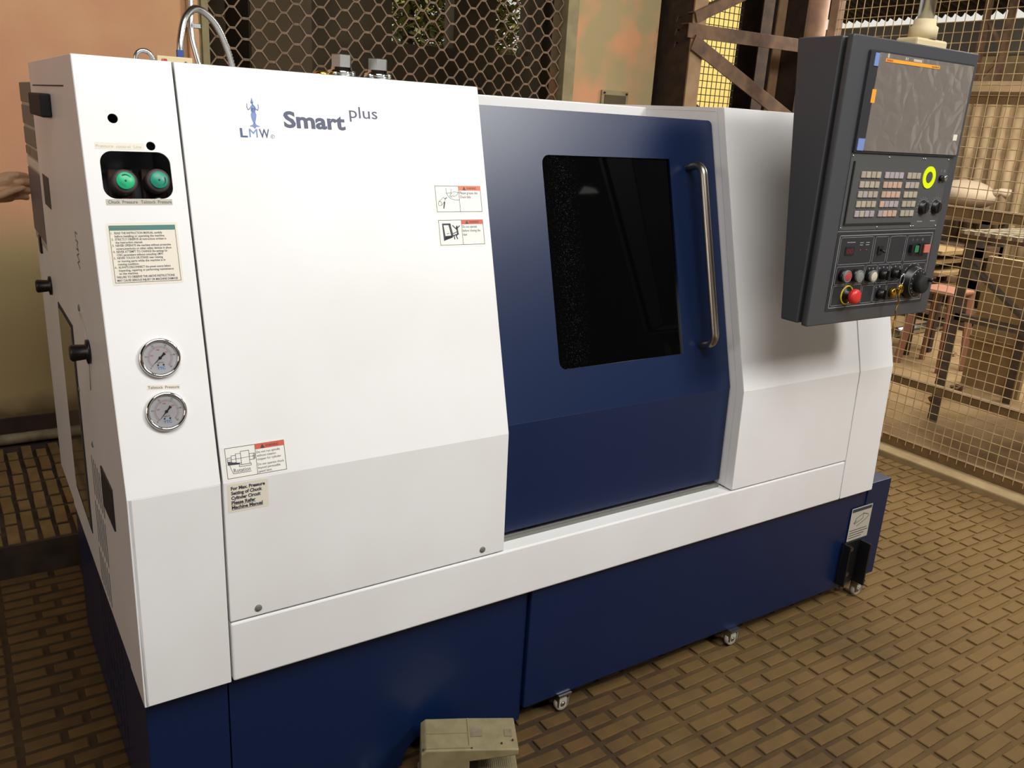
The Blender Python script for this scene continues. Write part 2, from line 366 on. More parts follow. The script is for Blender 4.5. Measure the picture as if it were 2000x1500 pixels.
def brick_field(parent, x0, x1, y0, y1, z, along_x, mt, skip, limit):
    lm, sm_ = brick_mesh(BL, BW, .006, 'brick_long', mt), brick_mesh(BS, BW, .006, 'brick_short', mt)
    cells = []
    nx = int((x1-x0)/(T if along_x else RP))+1; ny = int((y1-y0)/(RP if along_x else T))+1
    for i in range(nx):
        for j in range(ny):
            row = j if along_x else i
            a0 = (x0 + i*T) if along_x else (y0 + j*T)
            c0 = (y0 + j*RP) if along_x else (x0 + i*RP)
            order = ((BL, BS) if row % 2 else (BS, BL)); a = a0 + JT/2
            for l in order:
                ca, cc = a + l/2, c0 + RP/2; a += l + JT
                p = (ca, cc) if along_x else (cc, ca)
                if p[0] > x1 or p[1] > y1 or skip(*p): continue
                cells.append((p, l))
    def size(c):
        (x, y), l = c; q = px((x, y, z))
        if not q or not (-20 < q[0] < 2020 and -20 < q[1] < 1520): return 0
        d = (Vector((x, y, z))-CAM).length
        return l*BW/d**3
    cells.sort(key=size, reverse=True)
    rest = MB()
    for k, ((x, y), l) in enumerate(cells):
        jx, jy, jr, jz = random.uniform(-.002, .002), random.uniform(-.002, .002), random.uniform(-.03, .03), random.uniform(-.0015, .001)
        rot = jr + (0 if along_x else math.pi/2)
        if k < limit and size(((x, y), l)) > 0:
            o = bpy.data.objects.new('brick', lm if l == BL else sm_); C.objects.link(o); o.parent = parent
            o.location = Vector((x+jx, y+jy, z+jz)) - root_loc(parent); o.rotation_euler = (0, 0, rot)
        else:
            me = lm if l == BL else sm_; ca, sa = math.cos(rot), math.sin(rot)
            rest.add([(x+jx+v.co.x*ca-v.co.y*sa, y+jy+v.co.x*sa+v.co.y*ca, z+jz+v.co.z) for v in me.vertices], [list(f.vertices) for f in me.polygons])
    if rest.v:
        o = rest.build('brick_relief', mt, parent); o['kind'] = 'stuff'
def under(x, y): return (0.06 < x < 2.46 and y > .10 and y < 1.0)
brick_field(FLOOR, -1.81, 3.85, -1.792, 1.49, 0., True, 'tile_brick', under, 300)
# raised brick platform behind the machine
PLAT = struct(MB().box((-2.5, 1.5, -.15), (3.9, WY, .113)).build('floor_platform', 'platform_side'))
brick_field(PLAT, -1.822, .45, 1.505, 2.45, .12, False, 'platform_brick', lambda x, y: x > .45, 160)
# back wall: solid left piece, sill and lintel round the mesh window, pier
struct(MB().box((-6, WY, -.1), (.745, WY+.23, 4.6)).build('wall_back', 'plaster'))
struct(MB().box((.745, WY, -.1), (2.84, WY+.23, 1.05)).box((.745, WY, 3.0), (2.84, WY+.23, 4.6)).build('wall_back_sill', 'plaster'))
struct(MB().box((2.84, WY, -.1), (3.447, WY+.23, 4.6)).build('wall_back_pier', 'plaster_pier'))
struct(MB().box((-2.5, WY-.012, .155), (3.4, WY, .235)).build('baseboard_back', 'skirting', bevel=.003))
struct(MB().box((-6.2, -9, -.1), (-6, WY+.2, 4.6)).build('wall_left', 'plaster'))
# window jambs
struct(MB().box((.745, WY-.02, 1.05), (.835, WY+.08, 3.0)).box((.80, WY-.035, 1.05), (.822, WY-.02, 3.0)).build('trim_1', 'frame_olive', bevel=.003))
struct(MB().box((2.765, WY-.015, 1.05), (2.84, WY+.05, 3.0)).build('trim_2', 'frame_olive', bevel=.003))
# roof over the hall, open along the front
rf = MB().box((-6.2, -9, 4.6), (4.75, 2.8, 4.7))
struct(rf.build('ceiling', 'roof_sheet'))
plate('wall_front_right', [[(4.4, -.1), (14, -.1), (14, 7.5), (4.4, 7.5)], [(7.3, 4.84), (7.8, 4.86), (7.72, 4.98), (7.5, 5.02)], [(8.2, 4.90), (8.3, 4.90), (8.3, 5.0), (8.2, 5.0)], [(8.11, 2.38), (8.22, 2.38), (8.22, 2.92), (8.11, 2.92)], [(8.37, 2.38), (8.47, 2.38), (8.46, 2.72), (8.37, 2.72)]], Frame((0, -7, 0), (1, 0, 0), (0, 0, 1)), 0, .12, 'room_dark', None)['kind'] = 'structure'
struct(MB().box((-6.2, -9.2, 2.6), (4.4, -9, 4.7)).box((-6.2, -9.2, -.1), (-2.5, -9, 2.6)).build('wall_front', 'plaster'))
for k, yy in enumerate((-7.0, -4.6)):
    tr = MB()
    for a, bq in (((-6, yy, 3.7), (4.2, yy, 3.7)), ((-6, yy, 4.5), (4.2, yy, 4.5))): tr.bar(a, bq, .09, .06)
    for i in range(10): tr.bar((-6+i*1.02, yy, 3.7 if i % 2 else 4.5), (-6+(i+1)*1.02, yy, 4.5 if i % 2 else 3.7), .06, .04)
    struct(tr.build('trim_%d' % (3+k), 'steel_dark'))
# dark room behind the mesh
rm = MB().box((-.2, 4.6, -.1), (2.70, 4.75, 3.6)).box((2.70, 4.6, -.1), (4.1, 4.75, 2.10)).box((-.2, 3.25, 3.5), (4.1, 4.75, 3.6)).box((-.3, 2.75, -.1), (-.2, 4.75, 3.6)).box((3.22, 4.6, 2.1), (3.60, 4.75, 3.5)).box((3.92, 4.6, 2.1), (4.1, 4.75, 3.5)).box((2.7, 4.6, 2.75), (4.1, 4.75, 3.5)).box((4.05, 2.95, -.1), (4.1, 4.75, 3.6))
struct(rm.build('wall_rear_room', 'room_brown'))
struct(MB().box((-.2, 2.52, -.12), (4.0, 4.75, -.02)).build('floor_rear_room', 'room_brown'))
cb = thing('storage_cupboard', 'plain brown upright cupboard in the dark room behind the window mesh', 'cupboard', (1.42, 3.3, -.02))
MB().box((1.25, 3.3, -.02), (1.60, 3.75, 2.6)).build('body', 'panel_brown', cb, bevel=.006)
MB().box((1.255, 3.285, .05), (1.595, 3.3, 2.56)).build('door', 'panel_brown', cb, bevel=.004)
# ------------------------------------------------------------------ expanded mesh window screen
ms = thing('window_screen', 'rusty expanded metal mesh screen filling the window above the machine', 'screen', (1.8, WY, 1.05))
CW, CH = .118, .0865
def strand():
    mb = MB(); pts = []
    n = 17; hw = .013
    for i in range(n):
        x = .83 + i*CW
        pts += [(x - hw, 0), (x + hw, 0), (x + CW/2 - hw, CH/2), (x + CW/2 + hw, CH/2)]
    pts = [p for p in pts if p[0] < 2.775]
    pts2 = []
    for i, (x, z) in enumerate(pts):
        pts2.append((x, z))
    th = .0029
    vs = []; fs = []
    for i, (x, z) in enumerate(pts2):
        a = pts2[max(i-1, 0)]; b2 = pts2[min(i+1, len(pts2)-1)]; d = Vector((b2[0]-a[0], b2[1]-a[1])).normalized(); e = Vector((-d.y, d.x))*th
        for yy in (-.007, .003): vs += [(x+e.x, yy, z+e.y), (x-e.x, yy, z-e.y)]
    for i in range(len(pts2)-1):
        k = i*4; fs += [(k, k+4, k+6, k+2), (k+1, k+3, k+7, k+5), (k, k+1, k+5, k+4), (k+2, k+6, k+7, k+3)]
    me = bpy.data.meshes.new('strand'); me.from_pydata(vs, [], fs); me.update(); me.materials.append(M['mesh_rust'])
    bm = bmesh.new(); bm.from_mesh(me); bmesh.ops.recalc_face_normals(bm, faces=bm.faces); bm.to_mesh(me); bm.free(); return me
sme = strand()
for j in range(22):
    for flip in (0, 1):
        o = bpy.data.objects.new('strand', sme); C.objects.link(o); o.parent = ms
        z = 1.06 + j*CH + (0 if not flip else 0)
        o.location = (-1.8, .03, z - 1.05 + (0.0026 if not flip else -.0026 + CH))
        if flip: o.scale = (1, 1, -1)
# ------------------------------------------------------------------ foliage seen through the far opening
tr = thing('garden_tree', 'leafy tree glimpsed through the opening behind the mesh screen', 'tree', (3.5, 6.0, 0))
MB().tube([(3.5, 6.0, 0), (3.45, 6.0, 1.2), (3.55, 6.05, 2.4), (3.5, 6.0, 3.6)], [.09, .08, .06, .03], 8).build('trunk', 'bark', tr)
lf = MB()
for k in range(9000):
    c0 = random.choice([(3.2, 2.5), (3.6, 2.35), (4.1, 2.5), (4.6, 2.4), (3.5, 2.9), (3.3, 3.0), (4.4, 2.8), (4.0, 2.3)])
    p = Vector((random.gauss(c0[0], .26), random.uniform(5.5, 6.5), random.gauss(c0[1], .26))); a = random.uniform(0, 6.28); e = random.uniform(-1, 1); s_ = random.uniform(.03, .06)
    d = Vector((math.cos(a), math.sin(a), e)).normalized()*s_; q = Vector((-math.sin(a), math.cos(a), random.uniform(-.6, .6)))*s_*.45
    lf.add([p-d, p+q, p+d, p-q], [(0, 1, 2, 3)])
o = lf.build('foliage', 'leaf', tr); o['kind'] = 'stuff'
# ------------------------------------------------------------------ steel stanchion beside the pier
st = thing('steel_stanchion', 'rusty brown laced steel column beside the plastered pier', 'column', (3.9, 2.3, 0))
MB().box((3.498, 2.3, -.02), (3.51, 2.60, 4.6)).build('web', 'steel_dark', st)
MB().box((3.498, 2.288, -.02), (3.60, 2.3, 4.6)).build('flange', 'steel_tan', st, bevel=.002)
MB().box((3.498, 2.60, -.02), (3.60, 2.612, 4.6)).build('flange', 'steel_dark', st, bevel=.002)
MB().box((4.535, 2.58, -.02), (4.625, 2.592, 4.6)).build('flange', 'steel_tan', st, bevel=.002)
MB().box((4.613, 2.3, -.02), (4.625, 2.58, 4.6)).build('web', 'steel_dark', st)
def angle(p, q, name, wd=.075, par=st):
    p = Vector(p); q = Vector(q); mb = MB()
    mb.bar(p, q, wd, .008)
    d = (q-p).normalized(); up = (Vector((0, 0, 1)) - d*d.z).normalized()
    mb.bar(p + up*wd/2 + Vector((0, .03, 0)), q + up*wd/2 + Vector((0, .03, 0)), .007, .06); return mb.build(name, 'steel_rust', par, bevel=.0015)
angle((3.46, 2.285, 2.15), (4.62, 2.285, 2.155), 'lacing_bar')
angle((3.50, 2.272, 2.09), (4.52, 2.272, 1.67), 'lacing_bar', .085)
angle((3.50, 2.272, 2.22), (4.55, 2.272, 2.68), 'lacing_bar', .06)
angle((3.50, 2.62, 1.93), (4.30, 2.62, 1.55), 'lacing_bar', .07)
angle((3.50, 2.285, 1.58), (4.62, 2.285, 1.585), 'lacing_bar')
for z in (1.99, 2.06, 2.13):
    MB().tube([(3.498, 2.40, z+.10), (3.46, 2.38, z+.10), (3.44, 2.36, z+.085), (3.432, 2.36, z+.06)], .005, 6).build('wire_hook', 'steel_dark', st)
# sunlit wall outside, seen between the stanchion bars, and its mesh
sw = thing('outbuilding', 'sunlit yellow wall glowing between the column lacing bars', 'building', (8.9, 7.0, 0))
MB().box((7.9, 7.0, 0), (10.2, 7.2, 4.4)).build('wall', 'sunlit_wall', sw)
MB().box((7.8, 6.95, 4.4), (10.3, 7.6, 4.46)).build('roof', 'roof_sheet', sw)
wp = thing('wire_panel', 'dark wire grid panel in front of the sunlit yellow wall', 'screen', (5.3, 3.9, 0))
for i in range(22):
    MB().tube([(4.9+i*.055, 3.9, .0), (4.9+i*.055, 3.9, 3.2)], .0035, 5, False).build('wire', 'steel_dark', wp)
for i in range(30):
    MB().tube([(4.87, 3.9, 1.4+i*.055), (6.1, 3.9, 1.4+i*.055)], .0035, 5, False).build('wire', 'steel_dark', wp)
MB().box((5.62, 3.88, 0), (5.70, 3.94, 3.2)).build('post', 'steel_dark', wp)
MB().box((4.87, 3.88, 0), (4.91, 3.94, 3.2)).build('post', 'steel_dark', wp)
def post(name, label, x0, x1, y0, y1, z1, mt, cat='post'):
    t = thing(name, label, cat, ((x0+x1)/2, (y0+y1)/2, 0)); e = .012
    MB().box((x0, y0, 0), (x1, y0+e, z1)).build('flange', mt, t, bevel=.002); MB().box((x0, y1-e, 0), (x1, y1, z1)).build('flange', mt, t, bevel=.002)
    MB().box(((x0+x1)/2-e/2, y0+e, 0), ((x0+x1)/2+e/2, y1-e, z1)).build('web', mt, t)
    MB().box((x0-.05, y0-.05, -.01), (x1+.05, y1+.05, .015)).build('base_plate', mt, t); return t
post('steel_post', 'dark steel post just right of the laced steel column', 5.02, 5.34, 3.15, 3.35, 3.5, 'steel_dark')
post('steel_post', 'dark steel post right of the tan column flange, behind the console', 4.74, 4.98, 2.62, 2.80, 3.5, 'steel_dark')
# pink painted pipe post at the corner of the fence
pp = thing('pipe_post', 'pink and grey painted round post behind the console top', 'post', (4.27, 2.05, 0))
MB().tube([(4.27, 2.05, 0), (4.27, 2.05, 3.7)], .062, 18).build('pole', 'post_pink', pp)
MB().lathe([(.12, 0), (.12, .015), (.085, .02), (.085, .05)], WORLD, 4.27, 2.05, 0).build('base_collar', 'steel_rust', pp)
# ------------------------------------------------------------------ mesh fence
FX = 3.95
FNZ = 3.0; FY0, FY1 = -1.6, 1.66
fe = thing('mesh_fence', 'tan welded wire mesh fence to the right of the machine', 'fence', (FX, 0, 0))
vw = bpy.data.meshes.new('wire'); hw_ = None
vm = MB().tube([(0, 0, .06), (0, 0, FNZ)], .0023, 5, False).mesh('wire_upright'); vm.materials.append(M['fence_paint'])
hm = MB().tube([(0, FY0, 0), (0, FY1, 0)], .0023, 5, False).mesh('wire_level'); hm.materials.append(M['fence_paint'])
n = int((FY1-FY0)/.0475)
for i in range(n+1):
    o = bpy.data.objects.new('upright_wire', vm); C.objects.link(o); o.parent = fe; o.location = (-.004, FY1-.02-i*.0475, 0)
for i in range(int((FNZ-.08)/.0475)):
    o = bpy.data.objects.new('level_wire', hm); C.objects.link(o); o.parent = fe; o.location = (0, 0, .085+i*.0475)
for z, hgt in ((.055, .05), (.398, .045), (1.30, .05), (1.833, .055), (2.95, .05)):
    MB().box((FX+.003, FY0, z-hgt/2), (FX+.043, FY1, z+hgt/2)).box((FX+.003, FY0, z-hgt/2), (FX+.009, FY1, z+hgt/2)).build('rail', 'fence_rail', fe, bevel=.003)
MB().box((FX-.01, FY1-.01, 0), (FX+.045, FY1+.045, FNZ)).build('post', 'post_pink', fe, bevel=.004)
MB().box((FX+.003, -.75, 0), (FX+.05, -.70, FNZ)).build('post', 'fence_rail', fe, bevel=.004)
struct(MB().box((FX-.11, -1.8, -.05), (FX+.11, 1.9, .03)).build('trim_5', 'kerb', bevel=.008))
# ------------------------------------------------------------------ yard beyond the fence
yd = MB(); gn = 34
yv = []
for i in range(gn+1):
    for j in range(gn+1):
        x = 4.02 + 10*i/gn; y = -4 + 14*j/gn; yv.append((x, y, -.03 + (random.uniform(-.012, .02) if i > 1 else 0)))
yd.add(yv, [(i*(gn+1)+j, i*(gn+1)+j+1, (i+1)*(gn+1)+j+1, (i+1)*(gn+1)+j) for i in range(gn) for j in range(gn)], True)
struct(yd.build('ground_yard', 'yard_dirt'))
wb = thing('workbench', 'steel angle bench with ribbed top standing behind the mesh fence', 'bench', (5.2, .7, 0))
for (x, y) in ((4.74, 1.10), (4.74, -.3), (5.6, 1.10), (5.6, -.3)):
    MB().box((x, y-.03, -.03), (x+.006, y+.03, 1.10)).box((x, y+.024, -.03), (x+.05, y+.03, 1.10)).build('leg', 'steel_grey', wb)
MB().box((4.70, -.35, 1.10), (5.66, 1.16, 1.125)).build('top', 'steel_rust', wb)
for i in range(24): MB().bar((4.70, 1.14-i*.06, 1.135), (5.66, 1.09-i*.06, 1.135), .02, .03).build('rib', 'pipe_grey', wb)
MB().box((4.74, -.3, .62), (4.78, 1.10, .66)).build('stretcher', 'steel_grey', wb)
MB().bar((4.76, 1.08, .95), (4.76, .55, .60), .06, .02, (1, 0, 0)).build('brace', 'steel_grey', wb)
tsl = thing('plank_rack', 'rough rack of pale sawn planks behind the console', 'rack', (6.5, 2.4, 0))
for k, (z, y0, y1) in enumerate(((.80, 2.03, 2.75), (.73, 2.06, 2.8), (.64, 2.02, 2.7), (.53, 2.08, 2.9))):
    MB().box((6.1, y0, z), (6.5, y1, z+.035)).build('plank', 'timber', tsl, bevel=.004)
for y in (2.2, 2.62):
    for x in (6.12, 6.44): MB().box((x, y-.03, -.03), (x+.05, y+.03, .80)).build('upright', 'steel_dark', tsl)
rb = thing('plastic_stool', 'faded red plastic stool in the yard behind the fence', 'stool', (6.0, 1.92, 0))
MB().box((5.85, 1.74, .55), (6.15, 2.04, .585)).build('seat', 'red_plastic', rb, bevel=.012)
for sx in (0, 1):
    for sy in (0, 1):
        a = Vector((5.87+.26*sx, 1.76+.26*sy, .555)); b2 = Vector((5.83+.34*sx, 1.72+.34*sy, -.03)); MB().bar(a, b2, .05, .03).build('leg', 'red_plastic', rb)
def pipe(name, label, a, b2, r, mt, cat='pipe'):
    mb = MB().tube([a, b2], r, 14); return tag(mb.build(name, mt, base=a), label, cat)
pipe('metal_tube', 'shiny metal tube lying low behind the fence near the console corner', (6.62, 2.60, .02), (7.52, 2.63, .02), .045, 'zinc')
pipe('metal_tube', 'thin shiny metal tube lying far right behind the fence', (7.3, 1.9, .0), (7.7, 1.62, .0), .035, 'chrome')
cs = thing('sheet_stack', 'tan corrugated sheets leaning upright far behind the fence', 'sheets', (8.0, 2.6, 0))
for k in range(11):
    y = 1.7 + k*.135
    MB().tube([(8.0+.02*(k % 2), y, -.03), (8.06, y+.05, 2.05)], .042, 10).build('corrugation', 'sheet_tan', cs)
MB().box((8.07, 1.6, -.03), (8.10, 3.2, 2.2)).build('backing_sheet', 'sheet_tan', cs)
bg_ = thing('white_sack', 'crumpled whitish sack lying on the crate behind the console edge', 'sack', (7.72, 2.86, 1.05))
mb = MB(); prof = []
for i in range(9):
    for k in range(16):
        a = 2*math.pi*k/16; t = i/8*math.pi
        mb.v.append((7.72+.19*math.sin(t)*math.cos(a)*(1+.12*math.sin(3*a+i)), 2.86+.30*math.sin(t)*math.sin(a)*(1+.1*math.cos(2*a+i)), 1.185-.13*math.cos(t)))
for i in range(8):
    for k in range(16): mb.f.append((i*16+k, i*16+(k+1) % 16, (i+1)*16+(k+1) % 16, (i+1)*16+k)); mb.sm.append(True)
mb.build('sack_body', 'bag_white', bg_)
MB().tube([(7.72, 2.6, 1.2), (7.70, 2.52, 1.24), (7.74, 2.47, 1.22)], [.05, .03, .05], 8).build('tied_neck', 'bag_white', bg_)
ct = thing('crate', 'dark steel crate under the whitish sack behind the fence', 'crate', (7.74, 2.9, 0))
for z in (.05, .35, .65, .95): MB().box((7.56, 2.5, z), (7.92, 3.25, z+.09)).build('slat', 'steel_rust', ct)
for x in (7.56, 7.86):
    for y in (2.5, 3.19): MB().box((x, y, -.03), (x+.06, y+.06, 1.05)).build('corner_post', 'steel_dark', ct)
bd = thing('leaning_board', 'pale tan board leaning beside the bench leg', 'board', (5.75, 1.3, 0))
MB().box((5.75, 1.10, -.03), (5.79, 1.50, .90)).build('board', 'kerb', bd, bevel=.004)
MB().box((5.735, 1.10, .3), (5.75, 1.50, .34)).build('batten', 'timber', bd)
for k in range(34):
    x, y = random.uniform(4.3, 7.2), random.uniform(.3, 2.9); r = random.uniform(.012, .045)
    if abs(x-4.76) < .12 or y > 2.4 or (5.4 < x < 6.3 and 1.6 < y < 2.3): x = random.uniform(4.3, 4.6)
    mb = MB(); sd = random.random()*6
    for i in range(5):
        for q in range(7):
            a = 2*math.pi*q/7; t = i/4*math.pi; rr = r*(1+.25*math.sin(3*a+sd+i*2))
            mb.v.append((x+rr*math.sin(t)*math.cos(a), y+rr*math.sin(t)*math.sin(a)*.8, -.02+r*.5-rr*.6*math.cos(t)))
    for i in range(4):
        for q in range(7): mb.f.append((i*7+q, i*7+(q+1) % 7, (i+1)*7+(q+1) % 7, (i+1)*7+q)); mb.sm.append(False)
    tag(mb.build('rubble_stone', 'rock', base=(x, y, -.03)), 'small brown stone among the rubble on the yard ground behind the fence', 'stone', 'rubble stones behind the fence')
# far shed: low beam, scalloped roof edge with daylight under it, lattice tower
sh = thing('open_shed', 'dark open shed with corrugated roof across the yard', 'shed', (9.3, 3.5, 0))
MB().box((9.0, -3, 2.52), (9.12, 6.5, 2.86)).build('eaves_beam', 'beam_dark', sh)
cr = MB(); npt = 460; ys = [-3 + 8.6*i/npt for i in range(npt+1)]
vs = []
for xx, z0 in ((4.8, 3.80), (9.05, 2.945)):
    for y in ys: vs.append((xx, y, z0 + .034*math.sin(y*2*math.pi/.11)))
cr.add(vs, [(i, i+1, npt+1+i+1, npt+1+i) for i in range(npt)], True)
struct(cr.build('ceiling_yard', 'roof_sheet'))
for y in (-2.5, 1.2, 6.2):
    MB().box((8.98, y, -.03), (9.14, y+.16, 2.86)).build('post', 'steel_dark', sh)
MB().box((10.6, -3, -.03), (10.75, 6.6, 2.80)).build('back_wall', 'sheet_tan', sh)
lt = thing('lattice_mast', 'brown steel lattice mast standing upright beyond the mesh fence', 'mast', (8.5, 3.5, 0))
for yy in (3.2, 3.44):
    MB().box((8.5, yy, -.03), (8.56, yy+.05, 3.0)).build('chord', 'steel_rust', lt)
for i in range(9): MB().bar((8.53, 3.22+.22*(i % 2), .3*i+.1), (8.53, 3.22+.22*((i+1) % 2), .3*i+.4), .03, .02).build('lacing', 'steel_rust', lt)
# ================================================================== machine
LB = Vector((1.2, .5, 0))
m_ = thing('turning_machine', 'large white and dark blue computer controlled turning machine on a brick floor', 'machine', LB)
def front_poly(off, th, z0, z1, y0=None):
    """closed (y, z) section of a front sheet: off behind the front plane, th thick"""
    def yu(z): return (z-ZK)/(H-ZK)*YT
    def yl(z): return (ZK-z)/(ZK-ZB)*YB
    f = lambda z: (yu(z) if z >= ZK else yl(z)) + off
    zs = [z1] + ([ZK] if z0 < ZK < z1 else []) + [z0]
    pts = [(f(z), z) for z in zs]
    return pts + [(y+th, z) for y, z in pts[::-1]]
g = .0022
# inner body behind the sheets
MB().prism_x([(YT+.075, H-.004), (.075, ZK), (.07, ZB+.004), (D-.004, ZB+.004), (D-.004, H-.004)], .012, X2-.01).build('inner_body', 'gap_dark', m_)
MB().prism_x([(YT+.05, H-.004), (.05, ZK), (.045, ZB+.004), (D, ZB+.004), (D, H-.004)], X3+.03, X5-.012).build('inner_body', 'gap_dark', m_)
MB().box((X2-.02, .30, .60), (X3+.04, D, 1.62)).build('work_chamber', 'inner_dark', m_)
# left corner panel: plate with the regulator window and two plug holes, lower sheet, flank return
CUT = rrect(.0255, .556, .147, .643, .022, 9)
cp = plate('corner_panel', [[(0, 0), (X1-g, 0), (X1-g, SU), (0, SU)], CUT, circ(.056, .702, .0088), circ(.116, .654, .0082)], FU, -.004, 0, 'white_paint', m_)
MB().prism_x(front_poly(0, .03, ZB, ZK), 0, X1-g).build('corner_skirt', 'white_paint', m_, bevel=.0015)
o = MB().prism_x([(YT+.002, H), (0, ZK), (YB, ZB), (YB+.15, ZB), (.15, ZK), (YT+.15, H)], -.0015, .008).build('flank_return', 'white_paint', m_, bevel=.0012)
MB().box((.008, YT+.002, H-.012), (X1-g, YT+.15, H)).build('top_return', 'white_paint', m_)
# flank
o = MB().prism_x([(YT+.1535, H), (.1535, ZK), (YB+.1535, ZB), (D, ZB), (D, H)], 0, .012).build('side_panel', 'white_paint', m_, bevel=.001); SIDE = o
def side_rect(name, y0, y1, z0, z1, mt, th=.002, bev=0., label=None, poly=None):
    mb = MB(); mb.poly(FS, poly or [(-y1, z0), (-y0, z0), (-y0, z1), (-y1, z1)], 0, th); return mb.build(name, mt, SIDE, bevel=bev, label=label)
side_rect('seam_slot', .323, .968, 1.6185, 1.6215, 'gap_dark', .0006)
side_rect('vent_cover', .601, .853, 1.553, 1.603, 'rubber', .022, .004, 'black vent cover')
side_rect('pocket', .818, .95, 1.33, 1.406, 'panel_black', .0012, 0, 'dark recessed pocket')
side_rect('glass_frame', 0, 0, 0, 0, 'gap_dark', .002, 0, None, [(-.885, .56), (-.61, .54), (-.61, 1.085), (-.885, 1.085)])
side_rect('inspection_glass', 0, 0, 0, 0, 'side_glass', .004, .001, 'dusty reflective glass', [(-.872, .585), (-.622, .558), (-.622, 1.075), (-.872, 1.075)])
side_rect('louvre_cover', .185, .325, .742, .838, 'panel_black', .003, .001, 'black louvre cover')
for (y, z) in ((1.03, 1.10), (.344, 1.09)):
    mb = MB().lathe([(.026, 0), (.026, .006), (.016, .008), (.018, .034), (.014, .038), (0, .038)], FS, -y, z, 0, 16); mb.build('knob', 'black_plastic', SIDE, label='black plastic knob')
for (y, z, r) in ((.448, 1.162, .008), (.60, .93, .006), (.44, .845, .007)):
    MB().lathe([(r, 0), (r, .002), (r*.5, .003), (0, .003)], FS, -y, z, 0, 12).build('screw', 'cabinet_grey', SIDE)
for i in range(6):
    for k, (z0, z1) in enumerate(((.70, .80), (.57, .68), (.46, .55))):
        y = .345 + .028*i + .01*k
        side_rect('vent_slit', y, y+.006, z0, z1, 'gap_dark', .0005)
sl = MB()                                                      # small logotype ghost on the flank
text(sl, 'LMW', Frame(FS(-.40, 1.335), (0, 0, -1), (0, -1, 0)), 0, 0, .05, .0004, width=.075)
sl.build('side_logo', 'cabinet_grey', SIDE)
MB().tube([FS(-.43, 1.155, .002), FS(-.36, 1.13, .004), FS(-.33, 1.08, .004), FS(-.36, 1.0, .003)], .0012, 6).build('ground_wire', 'label_grey', SIDE)
# rear electric cabinet, seen past the flank
rc = MB().box((.002, D+.004, ZB), (1.6, 1.36, 1.20)).build('rear_cabinet', 'white_paint', m_, bevel=.003)
for k, (z0, z1, mt) in enumerate(((1.575, 1.628, 'cabinet_grey'), (1.515, 1.568, 'cabinet_grey'), (1.46, 1.508, 'cabinet_grey'), (1.43, 1.455, 'pipe_grey'), (1.40, 1.425, 'label_cream'), (1.21, 1.395, 'cabinet_plum'))):
    MB().box((-.001, D+.004, z0), (.9, 1.36, z1)).build('rear_module', mt, rc, bevel=.003)
MB().box((.001, D+.006, 1.19), (.85, 1.355, 1.627)).build('module_core', 'label_grey', rc)
MB().box((-.004, 1.20, 1.16), (.002, 1.24, 1.21)).build('latch', 'black_plastic', rc, bevel=.002)
# big left cover
MB().prism_x(front_poly(0, .03, ZS+g, H), X1+g, X2).build('front_cover', 'white_paint', m_, bevel=.002)
MB().prism_x(front_poly(.03, .55, .62, H-.001), X2-.012, X2-.001).build('cover_return', 'white_paint', m_)
MB().box((X1+g, YT+.03, H-.012), (X2-.001, D, H-.001)).build('top_sheet', 'white_paint', m_)
MB().box((.0125, YT+.152, H-.012), (X1-g, D, H-.001)).build('top_sheet', 'white_paint', m_)
# skirt with its shelf under the door
sk = MB().prism_x([(YB*.75, ZS-.002), (YB, ZB), (.05, ZB), (.13, ZS-.012), (.13, ZS-.002)], X1+g, X4-g).build('skirt_panel', 'white_paint', m_, bevel=.004)
MB().box((X2, .036, ZS-.002), (X3-.01, .044, ZS+.008)).build('door_rail', 'cabinet_grey', sk)
# right cover, end panel
MB().prism_x(front_poly(0, .03, ZS+g, H), X3, X4-g).build('front_cover', 'white_paint', m_, bevel=.002)
MB().prism_x([(YT, H-.001), (0, ZK), (YB*.7, ZS+.004), (.09, ZS+.004), (.09, .62), (.55, .70), (.55, H-.001)], X3+.0005, X3+.02).build('cover_return', 'white_paint', m_)
MB().prism_x(front_poly(0, .25, ZB, H), X4+g, X5).build('end_panel', 'white_paint', m_, bevel=.003)
MB().box((X5-.02, .2, ZB), (X5-.002, D, H-.01)).build('end_wall', 'white_paint', m_)
MB().box((X3, YT+.03, H-.012), (X5-.002, D, H-.001)).build('top_sheet', 'white_paint', m_)
# top bar behind the door
MB().box((X2-.01, .546, 1.50), (X3+.005, .60, 1.668)).build('top_bar', 'white_paint', m_, bevel=.003)
MB().box((X2-.01, .60, 1.655), (X3+.005, D, 1.667)).build('top_sheet', 'white_paint', m_)
# ---- sliding door
DO = .05; dn = -DO*FU.n.y*-1
FD = Frame((0, DO, ZK), (1, 0, 0), (0, YT, H-ZK))
dv1 = (1.637-ZK)/(H-ZK)*SU
WIN = rrect(1.046, (1.004-ZK)/(H-ZK)*SU, 1.48, (1.528-ZK)/(H-ZK)*SU, .022, 5, (0, 1, 1, 0))
dr = plate('sliding_door', [rrect(X2-.012, -.0005, X3-.004, dv1, .014, 5, (1, 0, 0, 0)), WIN], FD, -.022, 0, 'blue_paint', m_)
MB().prism_x(front_poly(DO, .022, .600, ZK), X2-.012, X3-.004).build('lower_leaf', 'blue_paint', dr, bevel=.0015)
MB().prism_x([(DO+.022+YT*.9, 1.58), (DO+.022, ZK), (DO+.022, .60), (DO+.05, .60), (DO+.05, ZK), (DO+.05+YT*.9, 1.58)], X3-.03, X3-.006).build('door_edge', 'blue_paint', dr)
plate('window_pane', [rrect(1.040, (.998-ZK)/(H-ZK)*SU, 1.486, (1.534-ZK)/(H-ZK)*SU, .02)], FD, -.014, -.006, 'smoked_glass', dr, label='dark smoked window pane')
hp = []
